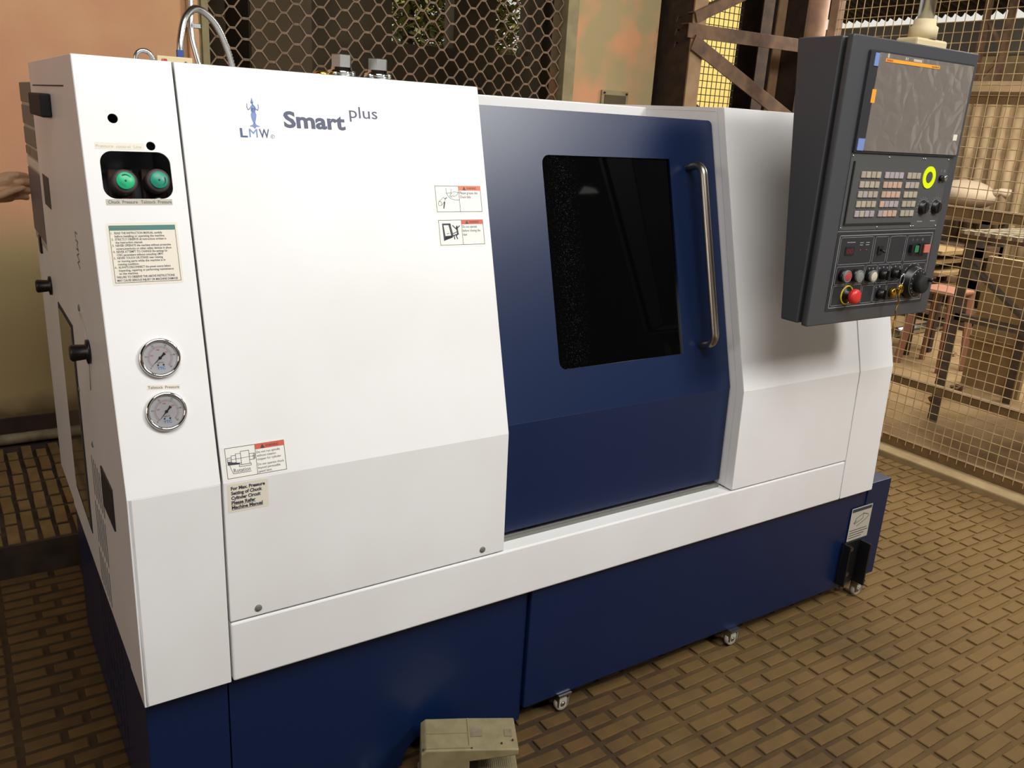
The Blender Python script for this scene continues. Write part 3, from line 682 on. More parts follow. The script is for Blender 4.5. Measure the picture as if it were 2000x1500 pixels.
for k in range(7):
    a = math.radians(90*k/6); hp.append((1.548 + .0 , .682 - 0, 0))
ha, hb = .124+.0, .655
u0 = 1.548; v1 = (1.506-ZK)/(H-ZK)*SU; v0 = (1.022-ZK)/(H-ZK)*SU; hh = .058; rr = .03
pts = [FD(u0, v1, -.002)]
for k in range(7):
    a = math.radians(90*k/6); pts.append(FD(u0, v1 - rr + rr*math.cos(a), hh - rr + rr*math.sin(a)))
for k in range(7):
    a = math.radians(90*k/6); pts.append(FD(u0, v0 + rr - rr*math.sin(a), hh - rr + rr*math.cos(a)))
pts.append(FD(u0, v0, -.002))
MB().tube(pts, .0115, 16).build('door_handle', 'steel', dr, label='long brushed steel grab handle')
# ---- base
MB().prism_x([(.018, ZB-.003), (.018, .02), (D+.02, .02), (D+.02, ZB-.003)], .004, X1-.004).build('base_corner', 'blue_paint', m_, bevel=.0015)
bf = plate('base_panel', [[(X1-.001, .02), (.59, .02)] + [(.66 - .07*math.cos(math.radians(a)), .02+.075*math.sin(math.radians(a))) for a in range(10, 171, 16)] + [(.73, .02), (.949, .02), (.949, ZB-.003), (X1-.001, ZB-.003)]], Frame((0, .03, 0), (1, 0, 0), (0, 0, 1)), 0, .012, 'blue_paint', m_)
MB().box((X1, .16, .025), (.949, D, ZB-.004)).build('base_box', 'inner_dark', m_)
for x in (.06, .30, .85):
    for y in (.25, .9): MB().lathe([(.03, 0), (.03, .012), (.014, .016), (.014, .03)], WORLD, x, y, 0, 12).build('levelling_foot', 'steel_dark', m_)
for i in range(7):
    for k, (z0, z1) in enumerate(((.30, .40), (.19, .28), (.09, .17))):
        y = .30 + .05*i + .012*k
        mb = MB(); mb.poly(Frame((.004, 0, 0), (0, -1, 0), (0, 0, 1)), [(-y-.005, z0), (-y, z0), (-y, z1), (-y-.005, z1)], 0, .0006); mb.build('base_slit', 'inner_dark', m_)
# ---- front fittings: screws
for (x, z) in ((.233, .600), (.783, .601)):
    MB().lathe([(.0075, 0), (.0075, .002), (.004, .003), (0, .0028)], Frame((x, (ZK-z)/(ZK-ZB)*YB, z), (1, 0, 0), (0, 0, 1)), 0, 0, 0, 14).build('cover_screw', 'cabinet_grey', m_)
# regulators in the cut-out
for (u, v, mt, rot) in ((.0655, .590, 'green_cap', 35), (.1245, .592, 'green_cap_deep', -60)):
    rg = MB().lathe([(.018, -.072), (.018, -.052), (.0225, -.050), (.0225, -.012), (.0205, -.008), (.017, -.006)], FU, u, v, 0, 28).build('pressure_regulator', 'knob_brown', m_)
    MB().lathe([(.0160, -.006), (.0160, -.0035), (.015, -.0025), (0, -.0025)], FU, u, v, 0, 28).build('cap_disc', mt, rg, label='round green cap')
    pr = MB(); pr.lathe([(.0018, -.0024), (.0018, -.002), (0, -.002)], FU, u, v, 0, 10)
    for k in range(9):
        a = math.radians(rot + k*9); a2 = math.radians(rot + (k+1)*9); w_ = .0008 + .0016*k/9
        pr.line(FU, (u+.0108*math.cos(a), v+.0108*math.sin(a)), (u+.0108*math.cos(a2), v+.0108*math.sin(a2)), w_, -.0024)
    fr = Frame(FU(u, v), FU.u*math.cos(-.7)+FU.v*math.sin(-.7), -FU.u*math.sin(-.7)+FU.v*math.cos(-.7))
    text(pr, 'YUKEN' if rot > 0 else 'YUKEN', fr, 0, -.0105, .0052, -.0024, width=.012, align='C')
    pr.build('cap_print', 'ink', rg)
    MB().box((u-.022, v-.045, -.075), (u+.022, v+.03, -.05), FU).build('valve_block', 'steel_dark', rg, bevel=.003)
    MB().lathe([(.009, -.05), (.009, -.03), (.006, -.027), (0, -.027)], FU, u, v-.034, 0, 6).build('lock_nut', 'zinc', rg)
# gauges
for gi, (u, v) in enumerate(((.0865, .2585), (.0865, .1565))):
    gz = MB().lathe([(.026, 0), (.036, .0005), (.0375, .004), (.0365, .008), (.034, .0095), (.0315, .0085), (.0303, .004), (.0303, .0015)], FU, u, v, 0, 48).build('pressure_gauge', 'chrome', m_)
    MB().lathe([(.030, .001), (.030, .003), (0, .003)], FU, u, v, 0, 40, False).build('dial', 'dial_face', gz)
    tk = MB(); rd = MB()
    for k in range(51):
        a = math.radians(225 - 270*k/50); r0 = .021 if k % 10 else .0195
        tk.line(FU, (u+r0*math.cos(a), v+r0*math.sin(a)), (u+.0225*math.cos(a), v+.0225*math.sin(a)), .0004 if k % 10 else .0007, .0031, .0001)
    for k in range(40):
        a = math.radians(225 - 270*k/40); a2 = math.radians(225 - 270*(k+1)/40)
        rd.line(FU, (u+.0195*math.cos(a), v+.0195*math.sin(a)), (u+.0195*math.cos(a2), v+.0195*math.sin(a2)), .0005, .0031, .0001)
    for k, s_ in enumerate(('0', '10', '20', '30', '40', '50')):
        a = math.radians(225-54*k); text(tk, s_, FU, u+.0255*math.cos(a), v+.0255*math.sin(a)-.0016, .0046, .0032, align='C')
    for k, s_ in enumerate(('200', '400', '600')):
        a = math.radians(160-60*k); text(rd, s_, FU, u+.0155*math.cos(a), v+.0155*math.sin(a)-.0014, .0042, .0032, align='C')
    text(tk, 'kgf/cm2', FU, u, v-.010, .0035, .0032, align='C')
    for du in (-.005, .005): tk.lathe([(.0018, .0031), (.0018, .0034), (0, .0034)], FU, u+du, v-.0135, 0, 8)
    tk.build('dial_marks', 'ink', gz); rd.build('red_scale', 'ink_red', gz)
    lg = MB(); text(lg, 'YTC', FU, u, v-.022, .0075, .0032, align='C', bold=.0002); lg.build('maker_mark', 'ink_cyan', gz)
    nd = MB(); a = math.radians(227 if gi else 222); dx, dy = math.cos(a), math.sin(a)
    nd.poly(FU, [(u+.021*dx, v+.021*dy), (u-.001*dy, v+.001*dx), (u-.008*dx-.0016*dy, v-.008*dy+.0016*dx), (u-.012*dx-.003*dy, v-.012*dy+.003*dx), (u-.012*dx+.003*dy, v-.012*dy-.003*dx), (u-.008*dx+.0016*dy, v-.008*dy-.0016*dx), (u+.001*dy, v-.001*dx)], .0045, .0005)
    nd.lathe([(.0028, .003), (.0028, .0058), (.0015, .0062), (0, .0062)], FU, u, v, 0, 14); nd.build('needle', 'black_plastic', gz)
    MB().add([FU(a_, b_, .0078) for a_, b_ in circ(u, v, .0305, 40)], [list(range(40))]).build('cover_glass', 'gauge_glass', gz)
# ---- stickers
def sticker(name, fr, u0, v0, u1, v1, mt='label_white', r=.003, n=.0003, label=None):
    return plate(name, [rrect(u0, v0, u1, v1, r)], fr, 0, n, mt, m_, label=label)
def boxline(mb, fr, u0, v0, u1, v1, wd, n):
    for a, b2 in (((u0, v0), (u1, v0)), ((u1, v0), (u1, v1)), ((u1, v1), (u0, v1)), ((u0, v1), (u0, v0))): mb.line(fr, a, b2, wd, n)
# paper strip above the regulators
s = sticker('paper_strip', FU, .020, .646, .104, .658, 'label_cream', .0005, label='worn typed paper strip')
pr = MB(); text(pr, 'Pressure  control  Line', FU, .022, .649, .0075, .0004, width=.077); pr.build('print', 'label_grey', s)
s = sticker('name_strip', FU, .027, .5445, .1425, .5555, 'label_grey', .0005, label='grey strip naming the two regulators')
pr = MB(); text(pr, 'Chuck  Pressure', FU, .031, .5475, .0085, .0004, width=.050); text(pr, 'Tailstock  Pressure', FU, .087, .5475, .0085, .0004, width=.054); pr.build('print', 'ink', s)
s = plate('name_strip', [[(.058, .2005), (.116, .1955), (.1165, .2045), (.0585, .2095)]], FU, 0, .0003, 'label_cream', m_, label='small strip between the gauges')
pr = MB(); text(pr, 'Tailstock  Pressure', FU, .0595, .2025, .0075, .0004, width=.055, slope=-.086); pr.build('print', 'ink', s)
# instruction sticker
s = sticker('instruction_sticker', FU, .0215, .3975, .146, .512, 'label_cream', .004, label='cream safety instruction sticker with a teal band')
pr = MB(); boxline(pr, FU, .0265, .4025, .1415, .507, .0007, .0004)
L16 = [('1.', 'READ THE INSTRUCTION MANUAL carefully', .083), ('', 'before installing or operating the machine.', .087), ('2.', 'STRICTLY OBSERVE all instructions written in', .089), ('', 'the instruction manual.', .047),
       ('3.', 'NEVER OPERATE the machine without protective', .096), ('', 'covers,interlocks or other safety devices in place.', .097), ('4.', 'NEVER ATTEMPT TO CHANGE the settings for', .089), ('', 'CNC parameters without consulting LMW.', .081),
       ('5.', 'NEVER TOUCH OR STAND near rotating', .079), ('', 'or moving parts while the machine is in', .083), ('', 'running condition.', .036), ('6.', 'ALWAYS DISCONNECT the power source before', .091), ('', 'inspecting, repairing or performing maintenance', .096), ('', 'to the machine.', .033)]
v = .4915
for a, b2, w_ in L16:
    if a: text(pr, a, FU, .0285, v, .0058, .0004)
    text(pr, b2, FU, .0345, v, .0058, .0004, width=w_, bold=.00008); v -= .0057
text(pr, 'FAILURE TO OBSERVE THE ABOVE INSTRUCTIONS', FU, .030, v-.0008, .0058, .0004, width=.101, bold=.0001)
text(pr, 'MAY CAUSE SERIOUS INJURY OR MACHINE DAMAGE', FU, .030, v-.0070, .0058, .0004, width=.106, bold=.0001)
pr.build('print', 'ink', s)
pr = MB().poly(FU, [(.0265, .4985), (.1415, .4985), (.1415, .507), (.0265, .507)], .0005); pr.build('teal_band', 'teal_band', s)
pr = MB(); scribble(pr, FU, .030, .5012, .004, .0009, .05, 5); pr.build('band_print', 'cabinet_grey', s)
# warning stickers
def warn(u0, v0, u1, v1, lines, split, band, draw, rot=0., fr=FU, lsize=.0085, lab=None):
    if rot:
        c = fr((u0+u1)/2, (v0+v1)/2); ca, sa = math.cos(rot), math.sin(rot)
        fr = Frame(c, fr.u*ca+fr.v*sa, -fr.u*sa+fr.v*ca); hu, hv = (u1-u0)/2, (v1-v0)/2; u0, v0, u1, v1 = -hu, -hv, hu, hv
    s = sticker('warning_sticker', fr, u0, v0, u1, v1, 'label_white', .003, label=lab)
    e = .0045; a0, b0, a1, b1 = u0+e, v0+e, u1-e, v1-e; us = a0 + (a1-a0)*split; bh = (b1-b0)*.17
    pr = MB(); boxline(pr, fr, a0, b0, a1, b1, .0009, .0004); pr.line(fr, (us, b0), (us, b1), .0008, .0004)
    v = b1 - bh - .0085
    for t, w_ in lines:
        if t: text(pr, t, fr, us+.002, v, lsize, .0004, width=(a1-us-.004)*w_)
        v -= lsize*1.05 if t else lsize*.5
    draw(pr, fr, a0, b0, us, b1); pr.build('print', 'ink', s)
    bd = MB().poly(fr, [(us, b1-bh), (a1, b1-bh), (a1, b1), (us, b1)], .0005); bd.build('warning_band', band, s)
    pt = MB(); cx = us + (a1-us)*.25; pt.poly(fr, [(cx-.0045, b1-bh+.0008), (cx+.0045, b1-bh+.0008), (cx, b1-.0012)], .0009)
    text(pt, 'WARNING', fr, cx+.006, b1-bh+.0022, .0072, .0009, width=(a1-us)*.45); pt.build('band_print', 'knob_brown', s)
def d_grease(pr, fr, a0, b0, a1, b1):
    U = lambda x: a0+(a1-a0)*x; V = lambda y: b0+(b1-b0)*y
    def pl(p, w_=.0007, close=False):
        for i in range(len(p)-(0 if close else 1)): q = p[(i+1) % len(p)]; pr.line(fr, (U(p[i][0]), V(p[i][1])), (U(q[0]), V(q[1])), w_, .0004)
    pl([(.10+.07*math.cos(t*.5236)+.05, .32+.09*math.sin(t*.5236)) for t in range(12)], close=True)
    pl([(.12, .41), (.32, .56), (.40, .50), (.36, .42), (.22, .25)]); pl([(.38, .50), (.46, .55)], .0016)
    pr.poly(fr, [(U(.27), V(.13)), (U(.31), V(.12)), (U(.38), V(.38)), (U(.33), V(.40))], .0004)
    pl([(.46, .92), (.46, .72), (.55, .58), (.66, .50), (.80, .46), (1, .46)]); pl([(.68, .88), (.66, .70), (.60, .62), (.68, .56)])
    pl([(.66, .70), (.78, .78), (.98, .76), (.92, .66), (.80, .60), (.66, .62)]); pl([(.46, .72), (.66, .74)])
def d_door(pr, fr, a0, b0, a1, b1):
    U = lambda x: a0+(a1-a0)*x; V = lambda y: b0+(b1-b0)*y
    pl = lambda p: pr.poly(fr, [(U(x), V(y)) for x, y in p], .0004)
    pl([(.14, .87), (.50, .87), (.53, .80), (.20, .80), (.24, .36), (.16, .17)]); pl([(.24, .36), (.50, .38), (.56, .30), (.16, .17)]); pl([(.16, .17), (.56, .30), (.58, .38), (.24, .36)])
    pl([(.50, .87), (.60, .34), (.50, .36), (.42, .80)]); pr.line(fr, (U(.32), V(.45)), (U(.42), V(.47)), .0012, .0004)
    for a, b2, w_ in (((.74, .64), (.60, .78), .0022), ((.76, .64), (.90, .76), .0022), ((.78, .66), (.80, .44), .0042), ((.80, .44), (.62, .38), .0024), ((.62, .38), (.64, .24), .0024), ((.80, .44), (.72, .36), .0024), ((.72, .36), (.76, .25), .0024), ((.76, .52), (.60, .46), .0018), ((.77, .70), (.78, .73), .004)):
        pr.line(fr, (U(a[0]), V(a[1])), (U(b2[0]), V(b2[1])), w_, .0004)
def d_rot(pr, fr, a0, b0, a1, b1):
    U = lambda x: a0+(a1-a0)*x; V = lambda y: b0+(b1-b0)*y
    def rc(x0, y0, x1, y1):
        for a, b2 in (((x0, y0), (x1, y0)), ((x1, y0), (x1, y1)), ((x1, y1), (x0, y1)), ((x0, y1), (x0, y0))): pr.line(fr, (U(a[0]), V(a[1])), (U(b2[0]), V(b2[1])), .0008, .0004)
    rc(.05, .55, .18, .68); rc(.18, .50, .33, .74); rc(.33, .46, .50, .78); rc(.50, .40, .78, .84); rc(.78, .52, .95, .72); rc(.42, .34, .82, .40)
    pr.line(fr, (U(.05), V(.61)), (U(.95), V(.63)), .0006, .0004); pr.poly(fr, [(U(.05), V(.44)), (U(.45), V(.42)), (U(.45), V(.47)), (U(.05), V(.55))], .0004)
    for k in range(5): pr.line(fr, (U(.90), V(.54+.035*k)), (U(.98), V(.56+.035*k)), .0006, .0004)
    pr.line(fr, (U(.10), V(.44)), (U(.20), V(.14)), .0007, .0004); pr.line(fr, (U(.20), V(.14)), (U(.80), V(.14)), .0008, .0004)
    text(pr, 'Rotation', fr, U(.22), V(.17), .0115, .0004, width=U(.78)-U(.22))
warn(.7045, .5225, .832, .5895, [('Please grease the', .88), ('Chuck daily.', .55)], .51, 'warn_orange', d_grease, lab='orange banded grease warning sticker')
warn(.7055, .4475, .831, .5125, [('Do not operate', .72), ('before closing the', .88), ('door.', .22)], .505, 'warn_red', d_door, lab='red banded door warning sticker')
warn(.1805, .0035, .308, .0730, [('Do not run spindle', .86), ('without rotation', .70), ('stopper for cylinder', .88), ('', 0), ('Do not operate chuck', .97), ('beyond permissible', .82), ('speed limit.', .50)], .50, 'warn_red', d_rot, lsize=.0068, lab='red banded rotation warning sticker')
s = sticker('pressure_note', FL, .182, -.0645, .2635, -.0035, 'label_cream', .002, label='cream note with bold wording under the rotation sticker')
pr = MB()
for k, (t, w_) in enumerate((('For Max. Pressure', .068), ('Setting of Chuck', .062), ('Cylinder Circuit', .0585), ('Please Refer', .048), ('Machine Manual', .062))):
    v = -.0165-.0102*k; text(pr, t, FL, .189, v, .0098, .0004, width=w_, bold=.0004)
    if k > 2: pr.line(FL, (.189, v-.0016), (.189+w_, v-.0016), .0007, .0004)
pr.build('print', 'ink', s)
# emblem and lettering
em = MB(); cx = .316
em.poly(FU, [(cx-.0035, .737), (cx-.0045, .730), (cx-.002, .7265), (cx+.003, .7265), (cx+.0055, .731), (cx+.005, .738), (cx+.0015, .742), (cx-.001, .742)], .0004)
em.poly(FU, [(cx-.003, .7475), (cx-.0005, .756), (cx+.0015, .7475)], .0004); em.lathe([(.0026, .0004), (.0026, .0008), (0, .0008)], FU, cx-.0005, .7465, 0, 12)
em.poly(FU, [(cx-.001, .740), (cx+.001, .740), (cx+.001, .746), (cx-.001, .746)], .0004)
em.poly(FU, [(cx-.0035, .7275), (cx+.004, .7275), (cx+.006, .722), (cx+.0035, .712), (cx+.001, .7045), (cx-.001, .7045), (cx-.0045, .714), (cx-.0055, .722)], .0004)
em.poly(FU, [(cx-.0035, .735), (cx+.0045, .735), (cx+.004, .7275), (cx-.0035, .7275)], .0004)
em.poly(FU, [(cx-.001, .7065), (cx+.001, .7065), (cx+.004, .702), (cx+.011, .6995), (cx+.003, .6985), (cx, .694), (cx-.003, .6985), (cx-.0105, .6995), (cx-.004, .702)], .0004)
for sg in (-1, 1):
    p = [(cx+sg*.003, .739), (cx+sg*.0065, .733), (cx+sg*.0095, .7315), (cx+sg*.0115, .736), (cx+sg*.0112, .7425)]
    for i in range(4): em.line(FU, p[i], p[i+1], .0014, .0004)
em.build('emblem', 'ink_light_blue', m_)
lt_ = MB(); text(lt_, 'L', FU, .2855, .6775, .0245, .0004, width=.0145, bold=.0006); text(lt_, 'W', FU, .3235, .6775, .0245, .0004, width=.0205, bold=.0004); lt_.build('maker_letters', 'ink_blue', m_)
lt_ = MB(); text(lt_, 'M', FU, .3035, .6775, .0245, .0004, width=.0165); text(lt_, 'R', FU, .3482, .6788, .0050, .0004)
for k in range(16):
    a, a2 = k*math.pi/8, (k+1)*math.pi/8; lt_.line(FU, (.350+.0036*math.cos(a), .6806+.0036*math.sin(a)), (.350+.0036*math.cos(a2), .6806+.0036*math.sin(a2)), .0005, .0004)
lt_.build('maker_letters', 'ink_light_blue', m_)
lt_ = MB(); text(lt_, 'Smart', FU, .3765, .701, .0445, .0004, width=.1325, bold=.0014); text(lt_, 'plus', FU, .5205, .7265, .0345, .0004, width=.0645); lt_.build('model_lettering', 'ink_slate', m_)
# ---- fittings on top
eb = MB(); rg = []
for k in range(17): a = math.pi*2*k/16; rg.append((.200+.018*math.cos(a), .62, H+.016+.018*math.sin(a)))
eb.tube(rg, .0055, 10, False); eb.lathe([(.012, 0), (.012, .006), (.007, .008)], TOPF, .200, .62, -.001, 14); eb.build('lifting_eye', 'zinc', m_)
en = MB().box((.265, .80, H), (.350, .88, H+.034)).build('relay_box', 'enclosure_beige', m_, bevel=.002, label='small beige relay box on the machine top')
pr = MB(); fb = Frame((.265, .80, H), (1, 0, 0), (0, 0, 1)); text(pr, 'ABB', fb, .008, .019, .011, .0004, width=.016, bold=.0008); pr.build('print', 'red_print', en)
pr = MB(); pr.lathe([(.004, .0), (.004, .001), (0, .001)], fb, .068, .020, 0, 10); pr.build('indicator', 'knob_brown', en)
MB().box((.328, .862, H+.034), (.344, .876, H+.054)).build('tape', 'tape_blue', en, bevel=.001)
def conduit(name, pts, r, label):
    t = bpy.data.objects.new
    # resample along a Catmull-Rom curve, ribbed radius
    P = [Vector(p) for p in pts]; out = []
    for i in range(len(P)-1):
        p0, p1, p2, p3 = P[max(i-1, 0)], P[i], P[i+1], P[min(i+2, len(P)-1)]
        for k in range(26):
            t = k/26; out.append(.5*((2*p1)+(p2-p0)*t+(2*p0-5*p1+4*p2-p3)*t*t+(3*p1-p0-3*p2+p3)*t**3))
    out.append(P[-1]); rs = [r*(1.0 if k % 2 else .78) for k in range(len(out))]
    return MB().tube(out, rs, 10).build(name, 'zinc', m_, label=label)
conduit('flexible_conduit', [(.338, .875, H+.04), (.342, .88, 1.755), (.362, .90, 1.812), (.400, .93, 1.838), (.45, .96, 1.812), (.487, .98, 1.75), (.517, 1.0, 1.66)], .0098, 'ribbed zinc conduit arching over the machine top')
conduit('flexible_conduit', [(.405, 1.02, 1.93), (.402, 1.01, 1.84), (.398, 1.0, 1.78), (.405, .99, 1.73), (.42, .98, 1.66)], .0085, 'ribbed zinc conduit dropping from above')
mf = MB().box((.56, .46, H), (.785, .56, H+.008)).lathe([(.045, .006), (.045, .010), (.03, .012)], TOPF, .632, .51, 0, 24).lathe([(.045, .006), (.045, .010), (.03, .012)], TOPF, .735, .51, 0, 24).build('lubricant_cap_plate', 'zinc', m_)
for (x, h) in ((.632, .060), (.728, .058)):
    cpz = MB().lathe([(.034, .010), (.034, .022), (.026, .024), (.026, .030)], TOPF, x, .51, 0, 20).build('filler_cap', 'chrome', m_)
    MB().lathe([(.0255, .020), (.0255, h-.002), (.0235, h), (0, h)], TOPF, x, .51, 0, 6, False).build('hex_head', 'zinc', cpz)
MB().lathe([(.018, .004), (.018, .014), (.012, .017), (0, .017)], TOPF, .578, .50, 0, 16).build('brass_plug', 'brass', m_)
# ================================================================== coolant tank on castors
tk = thing('coolant_tank', 'dark blue wheeled coolant tank pushed under the right half of the machine', 'tank', (1.75, .3, 0))
MB().box((.953, .006, .062), (2.40, .9, ZB-.004)).build('body', 'blue_paint', tk, bevel=.003)
MB().box((2.392, .002, .075), (2.522, .012, .456)).box((2.40, .011, .075), (2.522, .9, .455)).build('end_plate', 'blue_paint', tk, bevel=.0015)
FT = Frame((0, .006, 0), (1, 0, 0), (0, 0, 1))
lb = plate('tank_sticker', [rrect(2.318, .246, 2.436, .374, .002)], Frame((0, .002, 0), (1, 0, 0), (0, 0, 1)), 0, .0004, 'label_grey', tk, label='white tank sticker with a handling drawing')
FT2 = Frame((0, .002, 0), (1, 0, 0), (0, 0, 1)); pr = MB(); pr.poly(FT2, [(2.322, .358), (2.432, .358), (2.432, .370), (2.322, .370)], .0005)
for a, b2 in (((2.35, .33), (2.39, .345)), ((2.39, .345), (2.42, .335)), ((2.35, .33), (2.345, .31)), ((2.345, .31), (2.39, .325)), ((2.39, .325), (2.39, .345)), ((2.36, .30), (2.40, .315)), ((2.40, .315), (2.425, .33)), ((2.34, .315), (2.355, .322))): pr.line(FT2, a, b2, .002, .0005)
for k in range(4): scribble(pr, FT2, 2.325, .284-.0095*k, .006, .0005, (.10, .103, .088, .075)[k], k)
pr.build('print', 'ink', lb)
br = MB().box((2.300, -.030, .085), (2.306, .004, .245)).box((2.300, -.004, .085), (2.40, .004, .245)).box((2.394, -.045, .075), (2.402, .004, .240)).build('bracket', 'bracket_black', tk, bevel=.001)
for z in (.215, .115): MB().lathe([(.009, 0), (.009, .006), (0, .006)], Frame((2.345, -.004, z), (1, 0, 0), (0, 0, 1)), 0, 0, 0, 6, False).build('bolt', 'zinc', br)
def castor(x, y):
    cs_ = MB().box((x-.022, y-.018, .056), (x+.022, y+.018, .062)).box((x-.020, y-.014, .020), (x-.017, y+.014, .058)).box((x+.017, y-.014, .020), (x+.020, y+.014, .058)).build('castor', 'zinc', tk)
    FW = Frame((x, y, .0245), (1, 0, 0), (0, 0, 1))
    FWr = Frame((x, y-.008, .0245), (1, 0, 0), (0, 0, 1))
    MB().lathe([(.010, .0), (.021, .0), (.0235, -.002), (.0235, -.014), (.021, -.016), (.010, -.016)], FWr, 0, 0, .0, 24).build('wheel', 'label_grey', cs_)
    MB().lathe([(.008, .002), (.004, .004), (0, .004)], FWr, 0, 0, 0, 12).build('axle', 'zinc', cs_)
for x, y in ((1.093, .016), (1.778, .006), (2.440, .004), (1.2, .8), (2.35, .8)): castor(x, y)
# ================================================================== control console
FC = Frame((1.625, -.2, 1.135), (1, 0, 0), (0, 0, 1)); CWd, CHt = .545, .714
co = thing('control_console', 'tall dark grey hanging operator console with screen, keys and dials', 'console', (1.9, -.12, 1.13))
# body: deep at the top, shallow at the bottom, following the leaning cover
MB().prism_x([(-.168, 1.138), (-.168, 1.846), (-.033, 1.846), (-.113, 1.138)], 1.628, 1.628+CWd-.006).build('housing', 'console_paint', co, bevel=.004)
MB().prism_x([(-.186, 1.142), (-.186, 1.842), (-.160, 1.842), (-.160, 1.142)], 1.636, 1.625+CWd-.012).build('gasket', 'rubber', co)
fp = plate('front_frame', [rrect(0, 0, CWd, CHt, .006)], FC, -.018, 0, 'console_paint', co, edge=.003)
# recess border, screen unit
scr = plate('screen_unit', [rrect(.066, .444, .522, .684, .003)], FC, 0, .006, 'panel_black', co)
plate('protective_film', [rrect(.100, .449, .518, .680, .004)], FC, .006, .0085, 'screen_film', scr, label='wrinkled clear film over the screen')
MB().box((.066, .449, .006), (.098, .680, .0075), FC).build('screen_margin', 'panel_black', scr)
for (a, b2, c_, d_) in ((.082, .648, .098, .678), (.072, .449, .098, .478)): MB().box((a, b2, .0075), (c_, d_, .0095), FC).build('tape_piece', 'ink_light_blue', scr)
st_ = MB().box((.125, .6605, .0085), (.358, .6685, .0095), FC).build('name_strip', 'orange_strip', scr, label='orange strip along the screen top')
pr = MB(); text(pr, 'FANUC', FC, .129, .6622, .0062, .0096, width=.026, bold=.0003); pr.build('print', 'red_print', st_)
pr = MB(); text(pr, 'Series 0i Mate-TD', FC, .322, .6625, .0055, .0096, width=.032); pr.build('print', 'ink', st_)
MB().box((.094, .563, .0078), (.110, .595, .0086), FC).build('tag', 'orange_strip', scr); MB().box((.485, .487, .0085), (.503, .503, .0092), FC).build('tag', 'label_cream', scr)
for q in ((.131, .670, .137, .680), (.205, .6705, .209, .677), (.213, .6705, .216, .677), (.240, .670, .275, .676)): MB().box((q[0], q[1], .0085), (q[2], q[3], .0092), FC).build('screen_mark', 'label_grey', scr)
# keyboard unit
kb = plate('keyboard_unit', [rrect(.066, .250, .503, .441, .002)], FC, 0, .002, 'panel_grey', co)
plate('key_membrane', [rrect(.082, .267, .374, .421, .002)], FC, .002, .0032, 'panel_grey', kb)
MB().box((.078, .265, .002), (.082, .423, .006), FC).box((.078, .262, .002), (.372, .2655, .0045), FC).build('membrane_edge', 'rubber', kb)
kme = {}
def key_mesh(mt):
    if mt not in kme:
        mb = MB(); mb.box((-.0088, -.0080, 0), (.0088, .0080, .0035)); me = mb.mesh('key', bevel=.0008, seg=1)
        me.transform(Matrix((FC.u, FC.v, FC.n)).transposed().to_4x4()); me.materials.append(M[mt]); kme[mt] = me
    return kme[mt]
kx = (.1225, .1435, .165, .1865, .2225, .243, .264, .285, .3215, .3425, .3635)
for r in range(5):
    for c_ in range(11):
        mt = 'key_beige'
        if 4 <= c_ < 8: mt = 'key_pink' if (r in (1, 2) or (r == 4 and c_ > 4) or (r == 3 and c_ == 4)) else 'key_lilac'
        if (r, c_) in ((2, 1), (4, 0), (4, 2), (4, 3), (1, 9), (0, 6), (0, 7)): mt = 'key_lilac'
        o = bpy.data.objects.new('key', key_mesh(mt)); C.objects.link(o); o.parent = kb; o.location = FC(kx[c_], .3905-.0248*r, .0032) - root_loc(co)
for (u, v) in ((.068+.004, .4355), (.223, .4355), (.376, .4355), (.386, .4355), (.497, .4355), (.072, .2555), (.224, .2555), (.377, .2555), (.388, .2555), (.497, .2555)):
    MB().lathe([(.0026, .002), (.0026, .0032), (0, .0036)], FC, u, v, 0, 10).build('screw', 'chrome', kb)
MB().lathe([(.0155, .002), (.0155, .004), (.0295, .004), (.0295, .002)], FC, .418, .387, 0, 40, False).build('yellow_ring', 'yellow_ring', kb, label='bright yellow ring around the program switch')
MB().lathe([(.0153, .002), (.0153, .003), (0, .003)], FC, .418, .387, 0, 32, False).build('ring_centre', 'panel_grey', kb)
MB().lathe([(.008, .002), (.008, .010), (.006, .011), (0, .011)], FC, .474, .386, 0, 18).build('lock_barrel', 'black_plastic', kb)
MB().lathe([(.008, .002), (.008, .009), (.0065, .010), (0, .010)], FC, .491, .386, 0, 18).build('key_lock', 'zinc', kb)
for (u, v, k0) in ((.416, .306, 0), (.478, .307, 1)):
    kn = MB().lathe([(.020, .002), (.020, .004), (.0175, .005), (.0165, .012), (.0145, .0135), (0, .0135)], FC, u, v, 0, 22).build('override_knob', 'black_plastic', kb)
    MB().box((u-.0025, v-.014, .0125), (u+.0025, v+.014, .016), FC).build('grip', 'black_plastic', kn, bevel=.001)
    mk = MB()
    for k in range(14):
        a = math.radians(-40 + k*20); mk.lathe([(.0013, .0021), (.0013, .0025), (0, .0025)], FC, u+.0265*math.cos(a), v+.0265*math.sin(a), 0, 6)
    for k in range(20):
        a, a2 = math.radians(-30+k*12), math.radians(-30+(k+1)*12); mk.line(FC, (u+.0222*math.cos(a), v+.0222*math.sin(a)), (u+.0222*math.cos(a2), v+.0222*math.sin(a2)), .0008, .0021)
    scribble(mk, FC, u-.012, v-.040, .006, .0022, .022, 3+k0); mk.build('scale_marks', 'line_grey', kn)
mk = MB(); text(mk, 'I', FC, .472, .402, .010, .0022); text(mk, 'O', FC, .485, .402, .010, .0022); mk.build('switch_marks', 'line_grey', kb)
